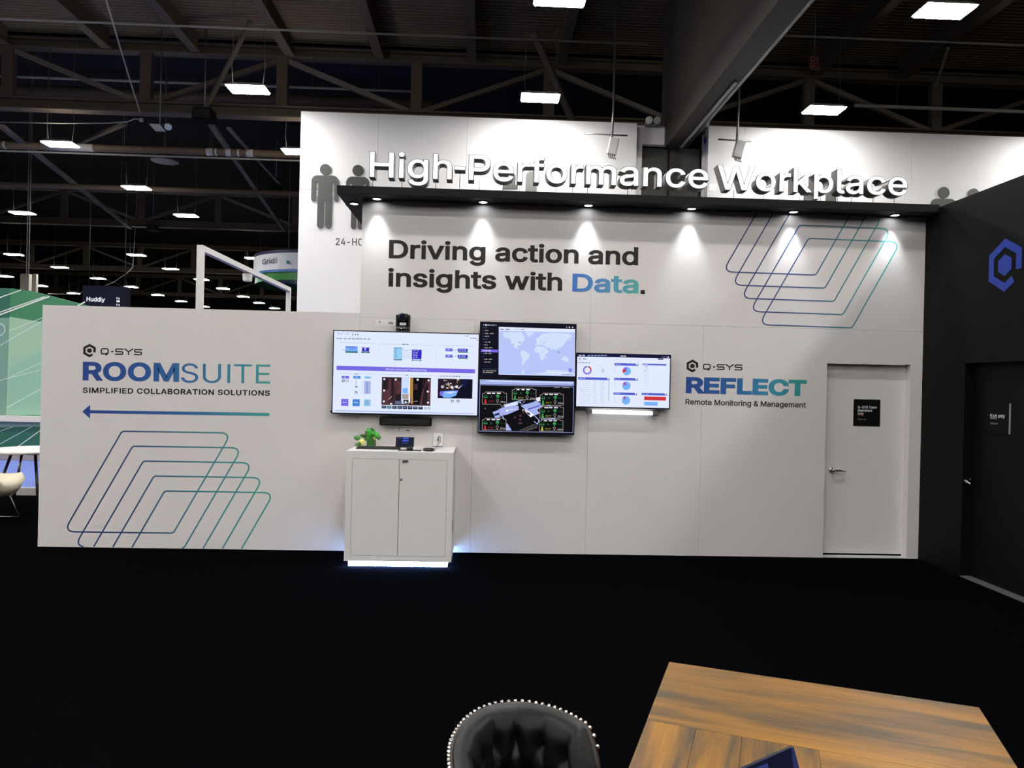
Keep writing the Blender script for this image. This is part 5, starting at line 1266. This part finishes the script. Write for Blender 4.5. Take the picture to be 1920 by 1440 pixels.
# raised blue floor of that booth
tag(MB().box(-30, -5.2, 3.25, 30, .001, .10).build('floor_neighbour', mat('blue_carpet', srgb(104,122,196), rough=.9, noise=.08, nscale=40, bump=.2)), kind='structure')
tag(MB().box(-30, -5.2, 3.17, 3.25, .001, .108).build('trim_4', mat('pale_platform_edge', (.45,.43,.42,1), rough=.5)), kind='structure')
tag(MB().box(-30, -5.2, 6.6, 7.6, .1005, .108).build('floor_strip', mat('grey_violet_band', srgb(120,110,130), rough=.9)), kind='structure')  # plain grey-violet band across the blue floor
# round white table
c_ = P(58,842,2,.79); rx = .46; t = thing('cafe_table', 'round white cafe table of the neighbouring booth at the left edge', 'table', (c_.x, c_.y, .109))
MB().lathe([(rx-.04,.755),(rx,.772),(rx,.790),(rx-.01,.795)], (c_.x,c_.y,0), n=48).build('tabletop', mat('white_tabletop', (.8,.78,.75,1), rough=.35), t)
MB().lathe([(.12,.735),(.30,.742),(.30,.754)], (c_.x,c_.y,0), n=30).build('under_plate', M_BLACK, t)
for ax_, ay_, mm in ((-.22,-.30,M_BLACK),(.26,-.28,M_BLACK),(.05,.30,M_BLACK),(-.3,.2,M_CHROME)):
    f_ = 1.25; yb = c_.y+ay_*f_
    MB().tube([(c_.x+ax_*.6,c_.y+ay_*.6,.745),(c_.x+ax_*f_,yb,.109 if yb > 3.3 else (.001 if yb < 3.15 else .109))], .018, 8).build('leg', mm, t)
# cream chair
cy_ = c_.y-.735; cx_ = P(25,880,1,cy_).x-.24; zf = .109
if cy_ < 3.2: zf = .0005
t = thing('cafe_chair', 'cream shell chair with chrome legs in front of the white table', 'chair', (cx_, cy_, zf))
sh = MB(); vs = []; N = 14; Mm = 14
for j in range(Mm+1):
    q_ = j/Mm
    if q_ < .12: xq, zq = .18+.06*math.sin(q_/.12*math.pi*.75), .30+.19*(q_/.12)
    elif q_ < .6: xq, zq = .215-.405*(q_-.12)/.48, .49-.02*math.sin((q_-.12)/.48*math.pi)
    else: xq, zq = -.19-.07*(q_-.6)/.4, .49+.34*((q_-.6)/.4)**1.1
    for i in range(N+1):
        a_ = i/N*2-1; vs.append((cx_+xq, cy_+a_*.24*(1-.10*q_*q_), zf+zq+.07*abs(a_)**3*(1 if q_ < .6 else .2)))
sh.add(vs, [(j*(N+1)+i, j*(N+1)+i+1, (j+1)*(N+1)+i+1, (j+1)*(N+1)+i) for j in range(Mm) for i in range(N)], 0, True)
o = sh.build('seat_shell', mat('cream_shell', srgb(232,222,196), rough=.5), t, fix=False); md = o.modifiers.new('t', 'SOLIDIFY'); md.thickness = .02
for sx in (-1, 1):
    MB().tube([(cx_+.06,cy_+sx*.13,zf+.41),(cx_+.13,cy_+sx*.17,zf+.2),(cx_+.20,cy_+sx*.20,zf+.012),(cx_-.20,cy_+sx*.20,zf+.012),(cx_-.14,cy_+sx*.17,zf+.2),(cx_-.08,cy_+sx*.13,zf+.41)], .012, 8).build('leg', M_CHROME, t)

# white portal frame
xn = P(376,500,1,2.5).x; zt_ = P(376,460,1,2.5).z; yn, yf = 2.5, 7.0; hw = .040
t = thing('portal_frame', 'white square-tube portal frame standing behind the low wall', 'frame', (xn, (yn+yf)/2, 0))
M_PF = mat('white_frame_paint', (.74,.72,.71,1), rough=.5)
for y in (yn, yf): MB().box(xn-hw, xn+hw, y-hw, y+hw, 0.001 if y < 3 else .101, zt_-2*hw).build('post', M_PF, t)
MB().box(xn-hw, xn+hw, yn-hw, yf+hw, zt_-2*hw, zt_).build('beam', M_PF, t)
ys = yn+(yf-yn)*.44; zs2 = zt_-2*hw
t = thing('hanging_speaker', 'small white box speaker hung under the portal frame beam', 'speaker', (xn, ys, zs2-.3))
MB().prism([(xn-.055,ys-.07,zs2-.15),(xn+.055,ys-.07,zs2-.15),(xn+.07,ys-.07,zs2-.02),(xn-.07,ys-.07,zs2-.02)], (0,.14,0)).build('case', mat('white_speaker', (.7,.68,.66,1)), t, bevel=.02)
MB().box(xn-.03, xn+.03, ys-.03, ys+.03, zs2-.03, zs2-.001).build('bracket', M_STEEL, t)
# curved banner
yb = 34.0; cB = P(600,492,1,yb); rB = 4.3
bt = P(520,475.5,1,yb-3).z; bm_ = P(520,506,1,yb-3).z; bb_ = P(520,525.5,1,yb-3).z
t = thing('hanging_banner', 'curved white and green hanging banner beside the hall wall edge', 'banner', (cB.x, yb, bb_))
def ring(z0, z1, m, r_, nm):
    vs = []; n = 48
    for k in range(n+1):
        a_ = math.pi*2*k/n; fl = 0
        for z in (z0, z1): vs.append((cB.x+r_*math.cos(a_), yb+r_*math.sin(a_), z))
    return MB().add(vs, [(2*k,2*k+2,2*k+3,2*k+1) for k in range(n)], 0, True).build(nm, m, t, fix=False)
rB = cB.x-P(481,492,1,yb).x
ring(bm_, bt, mat('white_banner_cloth', (.66,.66,.66,1), rough=.8), rB, 'white_band'); ring(bb_, bm_-.12, mat('green_banner_cloth', srgb(40,120,40), rough=.35), rB-.1, 'green_band')
ring(bm_-.12, bm_, mat('blue_banner_hem', srgb(70,120,180), rough=.6), rB-.02, 'lower_hem'); ring(bt, bt+.16, mat('navy_banner_hem', srgb(24,24,70), rough=.6), rB-.01, 'upper_hem')
lt = MB()
def wrapped(body, pxa, pxb, py, cap, mi, bold=.01):
    vs, fs, x0, x1, _o = glyphs(body, bold); y0, y1 = cap_height(bold)
    fa = wall_frame(yb-rB*.75); ua, va = fa.uv(pxa, py); ub = fa.uv(pxb, py)[0]; ch = fa.uv(pxa, py-cap)[1]-va
    out = []
    for v in vs:
        x = ua+(v.x-x0)*(ub-ua)/(x1-x0); z = va+(v.y-y0)*ch/(y1-y0); d_ = max(-.99, min(.99, (x-cB.x)/rB))
        out.append((x, yb-math.sqrt(1-d_*d_)*rB-.03, z))
    lt.add(out, fs, mi)
M_BL = [mat('navy_print', srgb(40,40,80)), mat('sage_print', srgb(140,150,140)), mat('teal_print', srgb(40,110,120))]
wrapped('Grid', 491,519, 495.8, 10, 0); wrapped('d', 517.5,524.5, 495.8, 10.5, 1); lt.build('banner_lettering', M_BL, t, fix=False); lt = MB()
fa = wall_frame(yb-rB*.9); u, v = fa.uv(540,496.2); s_ = fa.uv(546,496)[0]-u; d_ = min(.99, abs(u+s_/2-cB.x)/rB); yq = yb-math.sqrt(1-d_*d_)*rB-.06
lt.add([(u,yq,v),(u+s_,yq-.02,v),(u+s_,yq-.02,v+s_),(u,yq,v+s_)], [(0,1,2,3)], 2); lt.build('banner_square', M_BL, t, fix=False)

MB().tube([(cB.x-rB*.5, yb, bt+.1),(cB.x-rB*.5, yb, 16.999)], .03, 6).build('suspension_wire', M_STEEL, t)
# dark blue hanging sign
yh = 36.0; HF = wall_frame(yh); u0, v1 = HF.uv(155,535); u1 = HF.uv(236,536)[0]; v0 = HF.uv(155,600)[1]
t = thing('hanging_sign', 'dark blue square hanging sign with white lettering, above the low wall', 'sign', HF.pt((u0+u1)/2, v0, 0))
MB().box(u0, u1, yh, yh+.6, v0, v1).build('box', mat('navy_sign_cloth', srgb(22,28,52), rough=.8), t)
mb = MB(); text_into(mb, HF, 'Huddly', (162.5,564.8), (197,566), 8.2, .02, .02)
for x, y, w_, h_ in ((218.8,557.5,1.6,3.4),(222.4,558.2,1.8,3.4),(218.6,563.2,6.2,3.6),(218.6,569.6,1.6,3.4),(222.6,570.2,1.8,3.4)):
    a = HF.uv(x, y); b = HF.uv(x+w_, y+h_); mb.flat([HF.pt(a[0],b[1],.02), HF.pt(b[0],b[1],.02), HF.pt(b[0],a[1],.02), HF.pt(a[0],a[1],.02)])
mb.build('sign_lettering', mat('lit_white_lettering', (.9,.92,1,1), emit=1.0), t, fix=False)
for x in (u0+.2, u1-.2): MB().tube([(x,yh+.3,v1-.01),(x,yh+.3,16.999)], .02, 6).build('suspension_wire', M_STEEL, t)
# pale hall columns and rigging cables
for pa, pb, lb in ((37,52,'left one of two pale hall columns above the green wall'),(59,67,'right one of two pale hall columns above the green wall')):
    a, b = A(pa,540,47).x, A(pb,540,47).x; tag(MB().box(a, b, 47, 47+(b-a), 0.15, A(45,513,47).z).build('hall_column', mat('pale_column', (.22,.20,.17,1), rough=.8), bevel=.03), lb, 'column')
for px, lb in ((50.5,'left of the twin rigging cables dropping to the green wall'),(54.5,'right of the twin rigging cables dropping to the green wall')):
    q = A(px,460,24); tag(MB().tube([(q.x,24,.102),(q.x+.01,24,16.999)], .020, 6).build('rigging_cable', mat('rigging_steel', (.22,.2,.17,1), rough=.6)), lb, 'cable')
